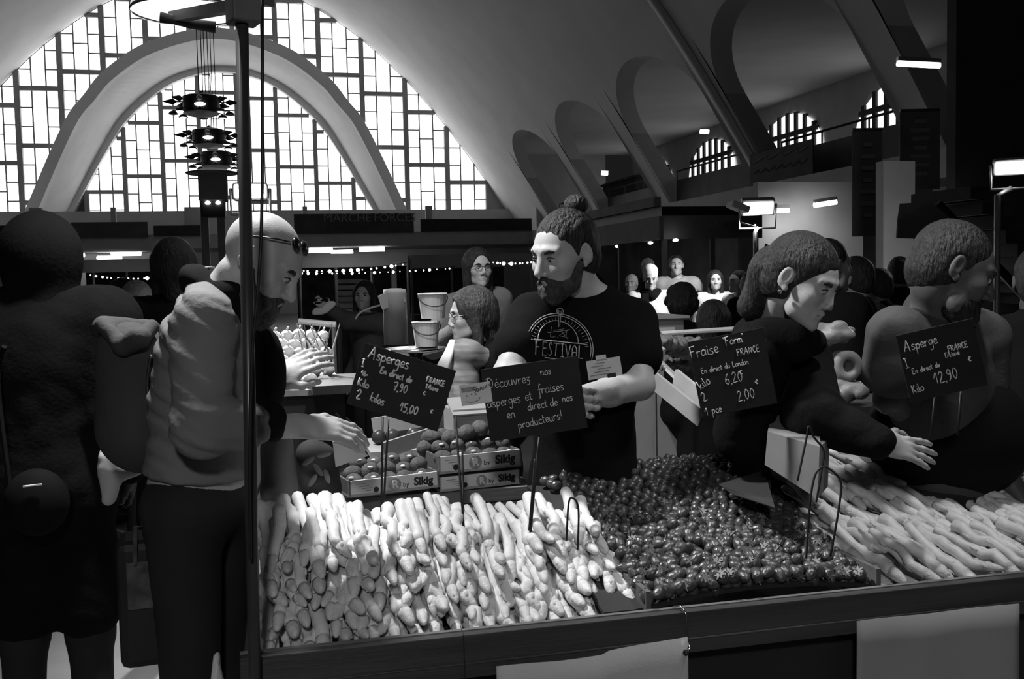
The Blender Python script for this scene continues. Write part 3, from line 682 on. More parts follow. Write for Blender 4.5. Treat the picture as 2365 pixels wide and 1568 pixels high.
# shallow pale crate with a few fruits further back
a = atY(850, 985, 3.25); t = thing('fruit_crate', 'shallow pale crate of fruit below the tilted asparagus price board', 'crate', a)
m = MB(); X = np.array([.98, .2, 0]); m.bar(atY(885, 1040, 3.2), atY(1010, 1000, 3.25), .012, .05); m.build('front_board', mat('pale_wood', .33, .7, .2, 5), t)
m = MB(); m.bar(atY(860, 985, 3.55), atY(1000, 962, 3.55), .012, .06); m.build('back_board', mat('pale_wood', .33), t)
m = MB(); m.box(atY(930, 1010, 3.4)-[0, 0, .03], (.25, .3, .02)); m.build('base', mat('pale_wood', .33), t)
for px, py in ((905, 978), (955, 975), (875, 1000)): c = atY(px, py, 3.4); c[2] = atY(930, 1010, 3.4)[2]+.006; o = MB(); o.ball(c, .026); tag(o.build('plum', mat('dark_fruit', .05, .35), smooth=True, loc=c), 'dark round fruit lying in the shallow pale crate', 'fruit', 'dark fruits in the pale crate')
a = atY(1085, 985, 3.3); t = thing('cardboard_box', 'plain grey cardboard box left of the black handwritten board', 'box', a)
m = MB(); m.box(a, (.15, .12, .14), Rz(.1)); m.build('body', mat('grey_card', .3, .8, .1, 4), t, bevel=.003); m = MB(); m.box(a+[0, -.03, .075], (.15, .1, .006), Rz(.1)@Rx(.5)); m.build('flap', mat('grey_card', .3), t)
t = thing('cardboard_box', 'open cardboard carton standing between the strawberries and the right asparagus', 'box', at(1830, 1080, 2.75))
m = MB(); c4 = [at(1773, 996, 2.60), at(1893, 1032, 2.46), at(1888, 1152, 2.46), at(1766, 1073, 2.60)]; sh_ = np.array([.1, .12, 0]); m.add(c4+[p+sh_ for p in c4], [(0, 1, 2, 3), (7, 6, 5, 4), (0, 4, 5, 1), (1, 5, 6, 2), (2, 6, 7, 3), (3, 7, 4, 0)]); m.build('side_panel', mat('carton_side', .2, .8, .08, 5), t)
m = MB(); m.add([c4[0], c4[1], c4[1]+[.12, .2, .03], c4[0]+[.12, .2, .03]], [(0, 1, 2, 3)]); m.build('flap', mat('carton_side', .34), t)
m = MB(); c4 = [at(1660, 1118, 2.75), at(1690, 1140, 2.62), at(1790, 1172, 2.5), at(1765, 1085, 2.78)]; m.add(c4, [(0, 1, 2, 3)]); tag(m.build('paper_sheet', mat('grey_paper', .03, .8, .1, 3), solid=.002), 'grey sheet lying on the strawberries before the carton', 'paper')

# --- pole, cable and fittings at the left end of the stall
A, B = atY(558, 30, 2.02), atY(568, 1500, 2.02)
po = thing('stall_pole', 'round metal stall pole with a square top joint crossing the picture at the left', 'pole', (B[0], B[1], 0))
m = MB(); m.tube([A, (B[0], 2.02, .0)], .0125, 16); m.build('tube', mat('pole_metal', .07, .35, .15, 8, metal=.5), po, smooth=True)
m = MB(); m.box(atY(563, 22, 2.02), (.057, .06, .055), Rz(.3)); m.build('joint', mat('joint_metal', .1, .6), po, bevel=.004)
j = atY(563, 10, 2.02); m = MB(); m.bar(j, atY(400, 40, 2.35), .022, .022); m.bar(j+[0, 0, .02], j+[.05, .9, .25], .03, .03); m.build('cross_bar', mat('joint_metal', .1), po)
m = MB(); m.tube([j+[0, 0, .02], j+[-.02, -.1, .6], j+[0, .2, 1.0]], .012, 10); m.build('upper_tube', mat('pole_metal', .07), po)
m = MB(); m.tube([atY(x, y, Y) for x, y, Y in ((606, -20, 1.98), (606, 200, 1.98), (606, 420, 1.98), (603, 560, 1.97), (595, 680, 1.97), (583, 800, 1.97), (578, 950, 1.97), (576, 1150, 1.97), (578, 1290, 1.97))], .0032, 8); tag(m.build('power_cable', mat('black_rubber', .015, .5), smooth=True), 'black power cable hanging beside the stall pole', 'cable')
m = MB(); g = [atY(370, 40, 2.32), atY(400, 45, 2.32), atY(440, 55, 2.32), atY(498, 63, 2.32)]; m.tube(g, [.012, .0105, .0105, .013], 12); h_ = m.build('lamp_handle', black, smooth=True); tag(h_, 'thick dark handle bar hanging below the domed stall lamp', 'handle')
lp = atY(430, -22, 2.35); dl = thing('stall_lamp', 'domed shiny stall lamp cut off by the top edge of the picture', 'lamp', lp)
m = MB(); m.lathe([(.118, -.045), (.112, -.01), (.085, .035), (.045, .06), (.02, .07)], lp, 28, caps=(0, 1)); m.build('dome', mat('glass_dome', .7, .15, .35, 12, emis=.7, spec=.6), dl, smooth=True)
m = MB(); m.lathe([(.119, -.05), (.122, -.047), (.119, -.042)], lp, 28, caps=(0, 0)); m.build('rim', mat('chrome', .8), dl)
m = MB(); m.ball(lp+[.0, 0, -.005], (.05, .02, .015)); m.build('bulb', mat('lit_stall_bulb', .9, emis=6), dl)
m = MB(); m.lathe([(.026, .06), (.026, .14), (.01, .16)], lp, 14); m.build('socket', black, dl); m = MB(); m.bar(lp+[0, 0, .12], j+[0, 0, .05], .014, .014); m.build('bracket_arm', black, dl)
# the working lamp over the stall, hung higher on the same frame
LP = np.array([-.25, 2.95, 3.2]); sl = thing('stall_lamp', 'bell-shaped working lamp hung above the stall, out of the picture', 'lamp', LP)
m = MB(); m.lathe([(.17, -.06), (.13, .03), (.05, .1), (.03, .16)], LP, 24, caps=(0, 1)); m.build('shade', black, sl, smooth=True, solid=.003)
m = MB(); m.ball(LP+[0, 0, .0], .04); m.build('bulb', mat('lit_stall_bulb', .9), sl)
m = MB(); m.tube([LP+[0, 0, .15], LP+[0, 0, 1.2], j+[0, .2, 1.0]], .006, 6); m.build('cord', black, sl)
spot(LP+np.array([0, 0, -.07]), (.7, 2.5, 1.0), STALL_LAMP*10, 125, .1, .7, sl)
L2 = np.array([1.75, 2.05, 3.25]); s2 = thing('stall_lamp', 'unseen bell-shaped fill lamp added over the right end of the stall', 'lamp', L2)  # added lamp, out of view, to brighten the right asparagus heap
m = MB(); m.lathe([(.17, -.06), (.13, .03), (.05, .1), (.03, .16)], L2, 24, caps=(0, 1)); m.build('shade', black, s2, smooth=True, solid=.003)
m = MB(); m.ball(L2, .04); m.build('bulb', mat('lit_stall_bulb', .9), s2); m = MB(); m.tube([L2+[0, 0, .15], L2+[0, 0, 1.0], j+[0, .2, 1.0]], .006, 6); m.build('cord', black, s2)
spot(L2+np.array([0, 0, -.07]), (1.8, 2.35, 1.0), STALL_LAMP*3.0, 75, .1, .8, s2)
# unseen fill lamp added for the stall front and faces, shaded towards the vault
AL = np.array([-.25, -1.0, 2.8]); al = thing('front_fill_lamp', 'unseen shaded fill lamp added over the aisle behind the viewer', 'lamp', AL)
m = MB(); m.lathe([(.2, -.12), (.17, .0), (.06, .1), (.03, .16)], AL, 24, caps=(0, 1)); m.build('shade', black, al, smooth=True, solid=.003)
m = MB(); m.ball(AL+[0, 0, .02], .04); m.build('bulb', mat('lit_stall_bulb', .9), al)
m = MB(); m.tube([AL+[0, 0, .15], AL+[0, 0, 13.5]], .006, 6); m.build('cord', black, al)
spot(AL+np.array([0, 0, -.13]), (.7, 2.4, 1.1), FRONT_FILL, 95, .12, .8, al)
# ------------------------------------------------------------------ handwriting
G = {   # pen strokes: x to the right, baseline 0, x-height 1
'a': (1, [[(.8, .85), (.45, 1), (.1, .6), (.2, .1), (.55, .1), (.8, .5), (.85, .95)], [(.85, .95), (.8, .2), (1.05, .05)]]),
'b': (.95, [[(.1, 2), (.1, .1)], [(.1, .6), (.5, 1), (.8, .5), (.5, 0), (.1, .15)]]),
'c': (.85, [[(.8, .85), (.45, 1), (.1, .5), (.4, 0), (.8, .15)]]),
'd': (1, [[(.8, .8), (.45, 1), (.1, .5), (.4, 0), (.8, .4)], [(.85, 2), (.8, .1), (1, .05)]]),
'e': (.85, [[(.1, .45), (.7, .6), (.6, .95), (.3, .95), (.1, .5), (.35, 0), (.8, .2)]]),
'é': (.85, [[(.1, .45), (.7, .6), (.6, .95), (.3, .95), (.1, .5), (.35, 0), (.8, .2)], [(.35, 1.3), (.65, 1.65)]]),
'f': (.7, [[(.75, 1.8), (.5, 2.1), (.3, 1.5), (.3, 0), (.2, -.9), (.0, -.6)], [(.0, .9), (.65, 1.0)]]),
'g': (.95, [[(.75, .85), (.4, 1), (.1, .55), (.35, .1), (.75, .5)], [(.8, 1), (.75, -.5), (.4, -1), (.1, -.7)]]),
'i': (.45, [[(.2, 1), (.2, .15), (.42, .05)], [(.2, 1.4), (.22, 1.5)]]),
'k': (.85, [[(.1, 2), (.1, 0)], [(.7, 1), (.15, .5), (.75, 0)]]),
'l': (.45, [[(.15, 2), (.15, .2), (.4, .05)]]),
'm': (1.3, [[(.1, 1), (.1, 0)], [(.1, .7), (.4, 1), (.55, .7), (.55, 0)], [(.55, .7), (.85, 1), (1.05, .7), (1.05, .1), (1.25, .05)]]),
'n': (.95, [[(.1, 1), (.1, 0)], [(.1, .6), (.45, 1), (.7, .7), (.7, .15), (.92, .05)]]),
'o': (.9, [[(.45, 1), (.1, .6), (.2, .1), (.55, .0), (.8, .45), (.65, .95), (.4, 1)]]),
'p': (.95, [[(.15, 1), (.1, -1)], [(.12, .6), (.5, 1), (.8, .55), (.5, .05), (.12, .2)]]),
'r': (.75, [[(.1, 1), (.12, 0)], [(.12, .6), (.4, .98), (.7, .9)]]),
's': (.8, [[(.7, .9), (.35, 1), (.15, .75), (.55, .4), (.6, .1), (.3, 0), (.05, .12)]]),
't': (.7, [[(.3, 1.7), (.28, .2), (.6, .08)], [(.0, 1.1), (.6, 1.15)]]),
'u': (.95, [[(.1, 1), (.12, .25), (.4, 0), (.7, .4), (.72, 1)], [(.72, 1), (.72, .1), (.92, .05)]]),
'v': (.85, [[(.05, 1), (.35, 0), (.7, 1), (.85, .95)]]),
'z': (.85, [[(.1, .95), (.7, 1), (.15, .5), (.6, .3), (.4, -.4), (.1, -.3)]]),
'A': (1.5, [[(.05, 0), (.45, 1.1), (.8, 2.1)], [(.8, 2.1), (1.0, 1), (1.15, -.2)], [(.3, .8), (1.1, .75)]]),
'D': (1.5, [[(.3, 2), (.25, 0)], [(.0, 1.9), (.7, 2.05), (1.2, 1.4), (1.15, .6), (.7, .1), (.1, -.15)]]),
'E': (1.1, [[(.9, 1.9), (.2, 1.9), (.15, 0), (.9, .05)], [(.2, 1.0), (.75, 1.05)]]),
'F': (1.1, [[(.2, 2), (.18, 0)], [(.1, 1.95), (1, 2.05)], [(.2, 1.1), (.75, 1.15)]]),
'R': (1.1, [[(.15, 1.9), (.15, 0)], [(.15, 1.9), (.7, 1.9), (.8, 1.3), (.15, 1.0)], [(.3, 1.0), (.9, 0)]]),
'N': (1.2, [[(.1, 0), (.15, 1.9), (.85, .1), (.9, 1.9)]]),
'C': (1.1, [[(.9, 1.7), (.5, 1.95), (.1, 1), (.45, 0), (.95, .25)]]),
'S': (.9, [[(.8, 1.7), (.45, 2), (.1, 1.5), (.7, .7), (.6, .1), (.1, .15)]]),
'I': (.8, [[(.1, 1.9), (.7, 1.9)], [(.4, 1.9), (.4, 0)], [(.1, 0), (.7, 0)]]),
'K': (1.1, [[(.15, 2), (.1, 0)], [(.85, 1.9), (.15, .9), (.4, .8), (.95, 0)]]),
'L': (1, [[(.2, 2), (.1, .1), (.85, .1)]]),
'0': (1, [[(.45, 1.9), (.1, 1), (.35, 0), (.75, .6), (.8, 1.4), (.45, 1.9)]]),
'1': (.8, [[(.0, 1.0), (.5, 1.95), (.45, 0)]]),
'2': (1, [[(.1, 1.5), (.45, 1.95), (.75, 1.4), (.1, .1), (.9, .1)]]),
'5': (1, [[(.85, 1.9), (.25, 1.9), (.2, 1.1), (.65, 1.1), (.75, .4), (.4, 0), (.05, .2)]]),
'6': (1, [[(.75, 1.9), (.25, 1.1), (.15, .4), (.5, 0), (.8, .5), (.5, .95), (.2, .6)]]),
'7': (1, [[(.05, 1.85), (.85, 1.9), (.4, 0)], [(.25, 1.0), (.8, 1.0)]]),
'9': (1, [[(.75, 1.5), (.45, 1.95), (.15, 1.4), (.5, 1.05), (.75, 1.5)], [(.77, 1.6), (.65, .5), (.3, 0)]]),
'€': (.9, [[(.8, 1.2), (.45, 1.4), (.2, .9), (.4, .4), (.8, .5)], [(.0, 1), (.5, 1)], [(.0, .8), (.5, .8)]]),
"'": (.3, [[(.15, 2), (.1, 1.6)]]), ',': (.4, [[(.2, .1), (.1, -.3)]]), '.': (.35, [[(.15, .0), (.17, .1)]]), '!': (.5, [[(.3, 2), (.2, .6)], [(.18, .05), (.2, .15)]]),
'+': (.9, [[(.1, .6), (.7, .6)], [(.4, .9), (.4, .3)]]), '-': (.7, [[(.05, .8), (.6, .85)]])}
chalk = mat('white_chalk_ink', .72, .8, .2, 200)
slate = mat('blackboard_slate', .012, .6, .2, 20, spec=.25)
def smooth(p, n=4):
    if len(p) < 3: return [np.array(q, float) for q in p]
    p = [np.array(q, float) for q in p]; o = []
    for i in range(len(p)-1):
        a, b, c, d = p[max(i-1, 0)], p[i], p[i+1], p[min(i+2, len(p)-1)]
        for k in range(n):
            f = k/n; o.append(.5*((2*b)+(c-a)*f+(2*a-5*b+4*c-d)*f*f+(3*b-a-3*c+d)*f**3))
    return o+[p[-1]]
def write(mb, txt, o, X, Y, s, pen, rnd):
    x = 0.0; N = np.cross(X, Y)
    for ch in txt:
        if ch == ' ': x += .9*s; continue
        w, st_ = G[ch]; j = rnd.uniform(-.05, .05)
        for q in st_:
            mb.tube([o+X*(x+p[0]*s)+Y*((p[1]+j)*s)+N*.0012 for p in smooth(q)], pen*rnd.uniform(.85, 1.15), 5)
        x += w*s*1.02
    return x
def price_board(label, TL, TR, BL, d, lines, pen=.0014, thick=.004, seed=1, rods=(), group='handwritten price boards'):
    tl, tr, bl = at(*TL, d[0]), at(*TR, d[1]), at(*BL, d[2]); X = nrm(tr-tl); W_ = np.linalg.norm(tr-tl); Y = tl-bl; Y = Y-X*(Y@X); H_ = np.linalg.norm(Y); Y = nrm(Y); N = np.cross(X, Y)
    t = thing('price_board', label, 'price board', bl, group); R = np.array([X, N*-1, Y]).T; c = bl+X*W_/2+Y*H_/2
    m = MB(); m.box(c-N*thick/2, (W_, thick, H_), np.array([X, -N, Y]).T); m.build('slate', slate, t, bevel=.001)
    rnd = random.Random(seed); 
    for (txt, u, v_, s, tilt) in lines:
        xx = nrm(X*math.cos(tilt)+Y*math.sin(tilt)); yy = nrm(Y*math.cos(tilt)-X*math.sin(tilt)); b = MB()
        write(b, txt, bl+X*W_*u+Y*H_*v_, xx, yy, s*H_, pen, rnd); b.build('handwriting', chalk, t, smooth=True)
    for (a, b_, da, db) in rods:
        m = MB(); m.tube([at(*a, da), at(*b_, db)], .0028, 8); m.build('stand_rod', black, t, smooth=True)
    return t
price_board('tilted black board reading Asperges, prices 7,90 and 15,00, left of bearded vendor', (826, 786), (1036, 851), (800, 932), (2.62, 2.62, 2.62), [
    ('Asperges', .07, .79, .088, .02), ('I', .03, .63, .062, .1), ('16+', .06, .49, .042, .12), ('En direct de', .24, .62, .050, -.02), ('FRANCE', .73, .70, .042, .03), ("l'Aisne", .75, .60, .036, .03),
    ('Kilo', .05, .33, .062, .0), ('7,90', .42, .42, .068, .05), ('€', .74, .47, .05, .1), ('2', .08, .12, .078, .1), ('kilos', .22, .16, .068, -.08), ('15,00', .55, .14, .070, .05), ('€', .87, .23, .05, .1)], .0020, seed=2,
    rods=(((884, 962), (880, 1215), 2.63, 2.6), ((897, 968), (884, 1205), 2.63, 2.6), ((1068, 1040), (1070, 1240), 2.66, 2.5), ((1052, 960), (1072, 1230), 2.66, 2.5)))
price_board('black board reading Découvrez nos asperges et fraises, in front of the bearded vendor', (1133, 850), (1358, 818), (1133, 1020), (2.5, 2.5, 2.5), [
    ('Découvrez', .04, .72, .072, .02), ('nos', .60, .80, .056, .04), ('asperges et', .02, .46, .066, .05), ('fraises', .55, .55, .066, .04), ('en', .2, .28, .066, .03), ('direct', .42, .35, .060, .05), ('de', .65, .36, .060, .02), ('nos', .78, .40, .055, .02), ('producteurs!', .30, .12, .062, .09)], .0010, seed=3,
    rods=(((1245, 1010), (1225, 1235), 2.51, 2.5), ((1236, 1060), (1222, 1225), 2.5, 2.5)))
price_board('black board reading Fraise with price 6,20, left of the stooping dark-haired woman', (1578, 792), (1752, 758), (1622, 965), (2.55, 2.55, 2.55), [
    ('Fraise', .0, .78, .075, .03), ("'Farm'", .46, .86, .055, .02), ('FRANCE', .60, .70, .042, .02), ('En direct du Landon', .10, .56, .036, .02), ('6,20', .38, .36, .07, .05), ('€', .58, .44, .05, 0), ('kilo', .05, .36, .06, .4), ('250g', .06, .2, .06, .4) if 0 else ('2', .06, .2, .06, .3), ('2,00', .50, .12, .068, .05), ('€', .76, .28, .05, 0), ('1 pce', .05, .02, .05, .05)], .0012, seed=4)
price_board('small black board reading Asperge, price 12,90, before the man in grey', (2066, 776), (2244, 735), (2104, 930), (2.2, 2.2, 2.2), [
    ('Asperge', .06, .74, .075, .04), ('I', .03, .50, .075, .1), ('FRANCE', .60, .60, .042, .03), ('En direct de', .10, .40, .040, .05), ("l'Aisne", .55, .52, .04, .04), ('Kilo', .05, .12, .06, .12), ('12,90', .35, .18, .085, .06), ('€', .82, .38, .06, 0)], .0011, seed=5,
    rods=(((2160, 910), (2150, 1010), 2.21, 2.21), ((2220, 900), (2212, 1005), 2.21, 2.21)))
def card(label, TL, TR, BL, d, nm='label_card'):
    tl, tr, bl = at(*TL, d), at(*TR, d), at(*BL, d); X = nrm(tr-tl); w = np.linalg.norm(tr-tl); Y = tl-bl; Y = Y-X*(Y@X); h = np.linalg.norm(Y); Y = nrm(Y); N = np.cross(X, Y)
    t = thing(nm, label, 'card', bl, 'white label cards'); R = np.array([X, -N, Y]).T
    m = MB(); m.box(bl+X*w/2+Y*h/2, (w, .002, h), R); m.build('card', mat('white_card', .7, .6, .05, 20), t); return t, bl, X, Y, N, w, h
t, bl, X, Y, N, w, h = card('white card with small drawing clipped on the left of the centre black board', (1063, 890), (1134, 880), (1067, 938), 2.49)
m = MB(); m.tube([bl+X*w*u+Y*h*v_+N*.0015 for u, v_ in smooth([(.15, .2), (.35, .12), (.55, .18), (.62, .32)])], .0006, 4); m.build('smile_drawing', ink, t)
m = MB(); [m.ball(bl+X*w*u+Y*h*v_+N*.0015, .0018, 6, 4) for u, v_ in ((.2, .45), (.36, .5), (.5, .48))]; m.build('dots', ink, t)
m = MB(); write(m, 'Saveurs', bl+X*w*.45+Y*h*.55+N*.001, nrm(X+Y*.25), nrm(Y-X*.25), h*.14, .0007, random.Random(9)); m.build('handwriting', ink, t)
m = MB(); m.box(bl+X*w*.3+Y*h*.75+N*.0014, (w*.5, .0006, h*.22), np.array([X, -N, Y]).T); m.build('printed_patch', inkg, t)
t, bl, X, Y, N, w, h = card('white card clipped at the right edge of the centre black board', (1358, 834), (1436, 822), (1360, 878), 2.49)
m = MB(); m.box(bl+X*w*.45+Y*h*1.06, (w*.3, .002, h*.3), np.array([X, -N, Y]).T); m.build('tab', mat('white_card', .7), t)
for i in range(5):
    m = MB(); m.box(bl+X*w*(.3+.1*(i % 3))+Y*h*(.2+.15*i)+N*.0014, (w*(.5-.05*i), .0006, h*.05), np.array([X, -N, Y]).T); m.build('printed_line', inkg, t)
m = MB(); m.box(bl+X*w*.68+Y*h*.08+N*.002, (w*.25, .003, h*.22), np.array([X, -N, Y]).T); m.build('clip', black, t)
# white paper slate held over the crate at the left, dark tilted boards by the kiosk
t = thing('paper_pad', 'white paper sheet on a dark clipboard beside the reaching hand', 'clipboard', at(800, 1040, 2.62)); c4 = [at(768, 1020, 2.6), at(806, 996, 2.62), at(850, 1052, 2.66), at(775, 1078, 2.64)]
m = MB(); m.add(c4, [(0, 1, 2, 3)]); m.build('paper', mat('white_card', .7), t, solid=.002)
m = MB(); m.tube([at(776, 955, 2.62), at(806, 994, 2.625), at(852, 1056, 2.665)], .0035, 6); m.tube([at(800, 965, 2.64), at(822, 985, 2.645)], .003, 6); m.build('clip_edge', black, t)
# wire card holders standing in the right asparagus and in the strawberries
def wire(label, pts, d, grp='wire card holders'):
    m = MB(); P_ = [at(p[0], p[1], d if len(p) < 3 else p[2]) for p in pts]; m.tube(smooth(P_, 5), .0026, 8); return tag(m.build('wire_holder', black, smooth=True), label, 'wire holder', grp)
wire('left loop of black wire standing in the right asparagus heap', [(1862, 1290), (1870, 1170), (1880, 1105), (1893, 1082), (1905, 1078), (1925, 1090), (1942, 1115), (1938, 1170), (1918, 1285)], 2.32)
wire('tall bent black wire behind the loop in the right asparagus heap', [(1842, 1110), (1862, 1015), (1868, 985), (1880, 1010), (1902, 1040), (1898, 1085), (1885, 1160)], 2.45)
wire('low black wire bow standing in the strawberries behind the left heap', [(1308, 1250), (1313, 1165), (1322, 1150), (1336, 1175), (1334, 1270)], 2.45)
# ------------------------------------------------------------------ people: implicit surfaces meshed by surface nets
def smin(a, b, k): h = np.clip(.5+.5*(b-a)/k, 0, 1); return b*(1-h)+a*h-k*h*(1-h)
class Field:
    def __init__(s): s.ops = []
    def cap(s, a, b, ra, rb=None, k=.02, m='+'):
        a, b = np.array(a, float), np.array(b, float); rb = ra if rb is None else rb; R = max(ra, rb)
        ba = b-a; L = float(ba@ba)+1e-9
        def f(x, y, z):
            px, py, pz = x-a[0], y-a[1], z-a[2]; h = np.clip((px*ba[0]+py*ba[1]+pz*ba[2])/L, 0, 1)
            return np.sqrt((px-ba[0]*h)**2+(py-ba[1]*h)**2+(pz-ba[2]*h)**2)-(ra+(rb-ra)*h)
        s.ops.append((f, np.minimum(a, b)-R, np.maximum(a, b)+R, k, m)); return s
    def ell(s, c, r, R=None, k=.02, m='+'):
        c = np.array(c, float); r = np.array(r if hasattr(r, '__len__') else (r,)*3, float); R = np.eye(3) if R is None else R
        def f(x, y, z):
            px, py, pz = x-c[0], y-c[1], z-c[2]
            q = [(px*R[0, i]+py*R[1, i]+pz*R[2, i])/r[i] for i in range(3)]
            k0 = np.sqrt(q[0]**2+q[1]**2+q[2]**2)+1e-6; k1 = np.sqrt((q[0]/r[0])**2+(q[1]/r[1])**2+(q[2]/r[2])**2)+1e-6
            return k0*(k0-1)/k1
        M = float(r.max()); s.ops.append((f, c-M, c+M, k, m)); return s
    def chain(s, pts, rs, k=.01, m='+'):
        for i in range(len(pts)-1): s.cap(pts[i], pts[i+1], rs[i], rs[i+1], k, m)
        return s
    def half(s, c, n, k=.005):           # keep the side the normal points away from
        c, n = np.array(c, float), nrm(n)
        s.ops.append((lambda x, y, z: (x-c[0])*n[0]+(y-c[1])*n[1]+(z-c[2])*n[2], None, None, k, '&')); return s
    def warp(s, fn): s.ops.append((fn, None, None, 0, 'd')); return s
def axis_grid(lo, hi, step, fine):
    out = [lo]; 
    while out[-1] < hi:
        x = out[-1]; st = step
        for a, b, f in fine:
            if a-step*.5 <= x <= b: st = min(st, f)
            elif x < a < x+st: st = max(min(st, a-x), f)
        out.append(x+st)
    return np.array(out)
def mesh_field(F, step, fine=(), pad=.03):
    B = [(o[1], o[2]) for o in F.ops if o[4] == '+']
    lo = np.min([b[0] for b in B], 0)-pad; hi = np.max([b[1] for b in B], 0)+pad
    ax = [axis_grid(lo[i], hi[i], step, [(f[0][i], f[1][i], f[2]) for f in fine]) for i in range(3)]
    D = np.full([len(a) for a in ax], .5, np.float32); A = [a.astype(np.float32) for a in ax]
    for f, bl, bh, k, m in F.ops:
        if bl is None: sl = [slice(0, len(a)) for a in A]
        else:
            mg = max(k, .0)+step*2.2; sl = [slice(max(0, int(np.searchsorted(A[i], bl[i]-mg))), int(np.searchsorted(A[i], bh[i]+mg))) for i in range(3)]
        X, Y, Z = A[0][sl[0], None, None], A[1][None, sl[1], None], A[2][None, None, sl[2]]; sl = tuple(sl)
        if D[sl].size == 0: continue
        v = f(X, Y, Z)
        if m == '+': D[sl] = smin(D[sl], v, k)
        elif m == '-': D[sl] = -smin(-D[sl], v, k)
        elif m == '&': D[sl] = -smin(-D[sl], -v, k)
        elif m == 'd': D[sl] = D[sl]+v
    D[0], D[-1] = .5, .5; D[:, 0], D[:, -1] = .5, .5; D[:, :, 0], D[:, :, -1] = .5, .5
    I = D < 0; c = np.zeros([n-1 for n in D.shape], np.int8)
    cs = [(i, j, k) for i in (0, 1) for j in (0, 1) for k in (0, 1)]
    for i, j, k in cs: c += I[i:I.shape[0]-1+i, j:I.shape[1]-1+j, k:I.shape[2]-1+k]
    act = np.argwhere((c > 0) & (c < 8)); 
    if len(act) == 0: return np.zeros((0, 3)), np.zeros((0, 4), int)
    idx = np.full(c.shape, -1, np.int64); idx[tuple(act.T)] = np.arange(len(act))
    val = {q: D[act[:, 0]+q[0], act[:, 1]+q[1], act[:, 2]+q[2]] for q in cs}
    pos = np.zeros((len(act), 3)); cnt = np.zeros(len(act))
    for q in cs:
        for a in range(3):
            if q[a]: continue
            r = list(q); r[a] = 1; r = tuple(r); u, w = val[q], val[r]; cr = (u < 0) != (w < 0)
            t = np.where(cr, u/np.where(cr, u-w, 1), 0)
            for b in range(3):
                x0 = ax[b][act[:, b]+q[b]]; x1 = ax[b][act[:, b]+r[b]]; pos[:, b] += np.where(cr, x0+(x1-x0)*t, 0)
            cnt += cr
    pos /= cnt[:, None]; faces = []
    for a in range(3):
        b, e = [(1, 2), (2, 0), (0, 1)][a]
        s0 = [slice(None)]*3; s1 = [slice(None)]*3; s0[a] = slice(0, -1); s1[a] = slice(1, None)
        ed = np.argwhere(I[tuple(s0)] != I[tuple(s1)])
        ed = ed[(ed[:, b] > 0) & (ed[:, e] > 0) & (ed[:, b] < c.shape[b]) & (ed[:, e] < c.shape[e])]
        ins = I[tuple(ed.T)]; q = []
        for db, de in ((-1, -1), (0, -1), (0, 0), (-1, 0)):
            x = ed.copy(); x[:, b] += db; x[:, e] += de; q.append(idx[tuple(x.T)])
        q = np.array(q).T; q[~ins] = q[~ins][:, ::-1]; faces.append(q)
    faces = np.concatenate(faces); faces = faces[(faces >= 0).all(1)]
    return pos, faces
def sculpt(F, name, m, parent, step, fine=(), sm=0):
    v, f = mesh_field(F, step, fine)
    L = np.array(parent.get('_o', (0, 0, 0)))
    me = bpy.data.meshes.new(name); me.from_pydata((v-L).tolist(), [], f.tolist()); me.update()
    o = link(name, me, m, parent, smooth=True)
    if sm: q = o.modifiers.new('smooth', 'SMOOTH'); q.factor = .5; q.iterations = sm
    return o
def folds(amp, seed, sc=1.0, dirs=None):
    r = np.random.default_rng(seed); K = r.normal(0, 1, (5, 3)); K = K/np.linalg.norm(K, axis=1)[:, None]*np.array([34, 48, 62, 28, 84])[:, None]*sc
    if dirs is not None:
        d = nrm(dirs); K = K*.35+np.outer(np.array([34, 44, 60, 26, 72])*sc, d)
    ph = r.uniform(0, 6.28, 5)
    def fn(x, y, z):
        w = np.sin(9*x+7*z+ph[0])+np.sin(11*y-8*z+ph[1]); o = 0
        for i in range(5): o = o+np.sin(K[i, 0]*x+K[i, 1]*y+K[i, 2]*z+ph[i]+1.6*w)*(.5 if i > 2 else 1)
        return (amp/3)*(1-np.abs(o)/1.7)
    return fn

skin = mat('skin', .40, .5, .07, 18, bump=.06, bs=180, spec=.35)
skin_d = mat('skin_shaded', .085, .5, .08, 18, bump=.06, bs=180, spec=.3)  # darker skin copy; shade on the grey-shirted man's face is in this colour
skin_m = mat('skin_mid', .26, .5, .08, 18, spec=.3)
hairm = {'dark': mat('dark_hair', .018, .55, .5, 60, bump=.7, bs=120, stretch=(1, 1, .25), spec=.35), 'brown': mat('brown_hair', .045, .5, .5, 60, bump=.7, bs=120, stretch=(1, 1, .25), spec=.4),
         'fair': mat('fair_hair', .35, .55, .3, 60, bump=.7, bs=120, stretch=(1, 1, .25)), 'grey': mat('grey_hair', .2, .6, .3, 60, bump=.6, bs=120)}
eyew = mat('eye_white', .5, .25, .03, 5, spec=.5); iris = mat('eye_iris', .02, .15, .1, 5, spec=.6); lipm = mat('lips', .2, .45, .1, 20)
def H(C, F, U, s=1.0):
    F = nrm(F); X = nrm(np.cross(F, U)); U = np.cross(X, F); R = np.array([X, F, U]).T
    return dict(C=np.array(C, float), R=R, s=s, P=lambda x, y, z: np.array(C, float)+R@(np.array([x, y, z], float)*s))
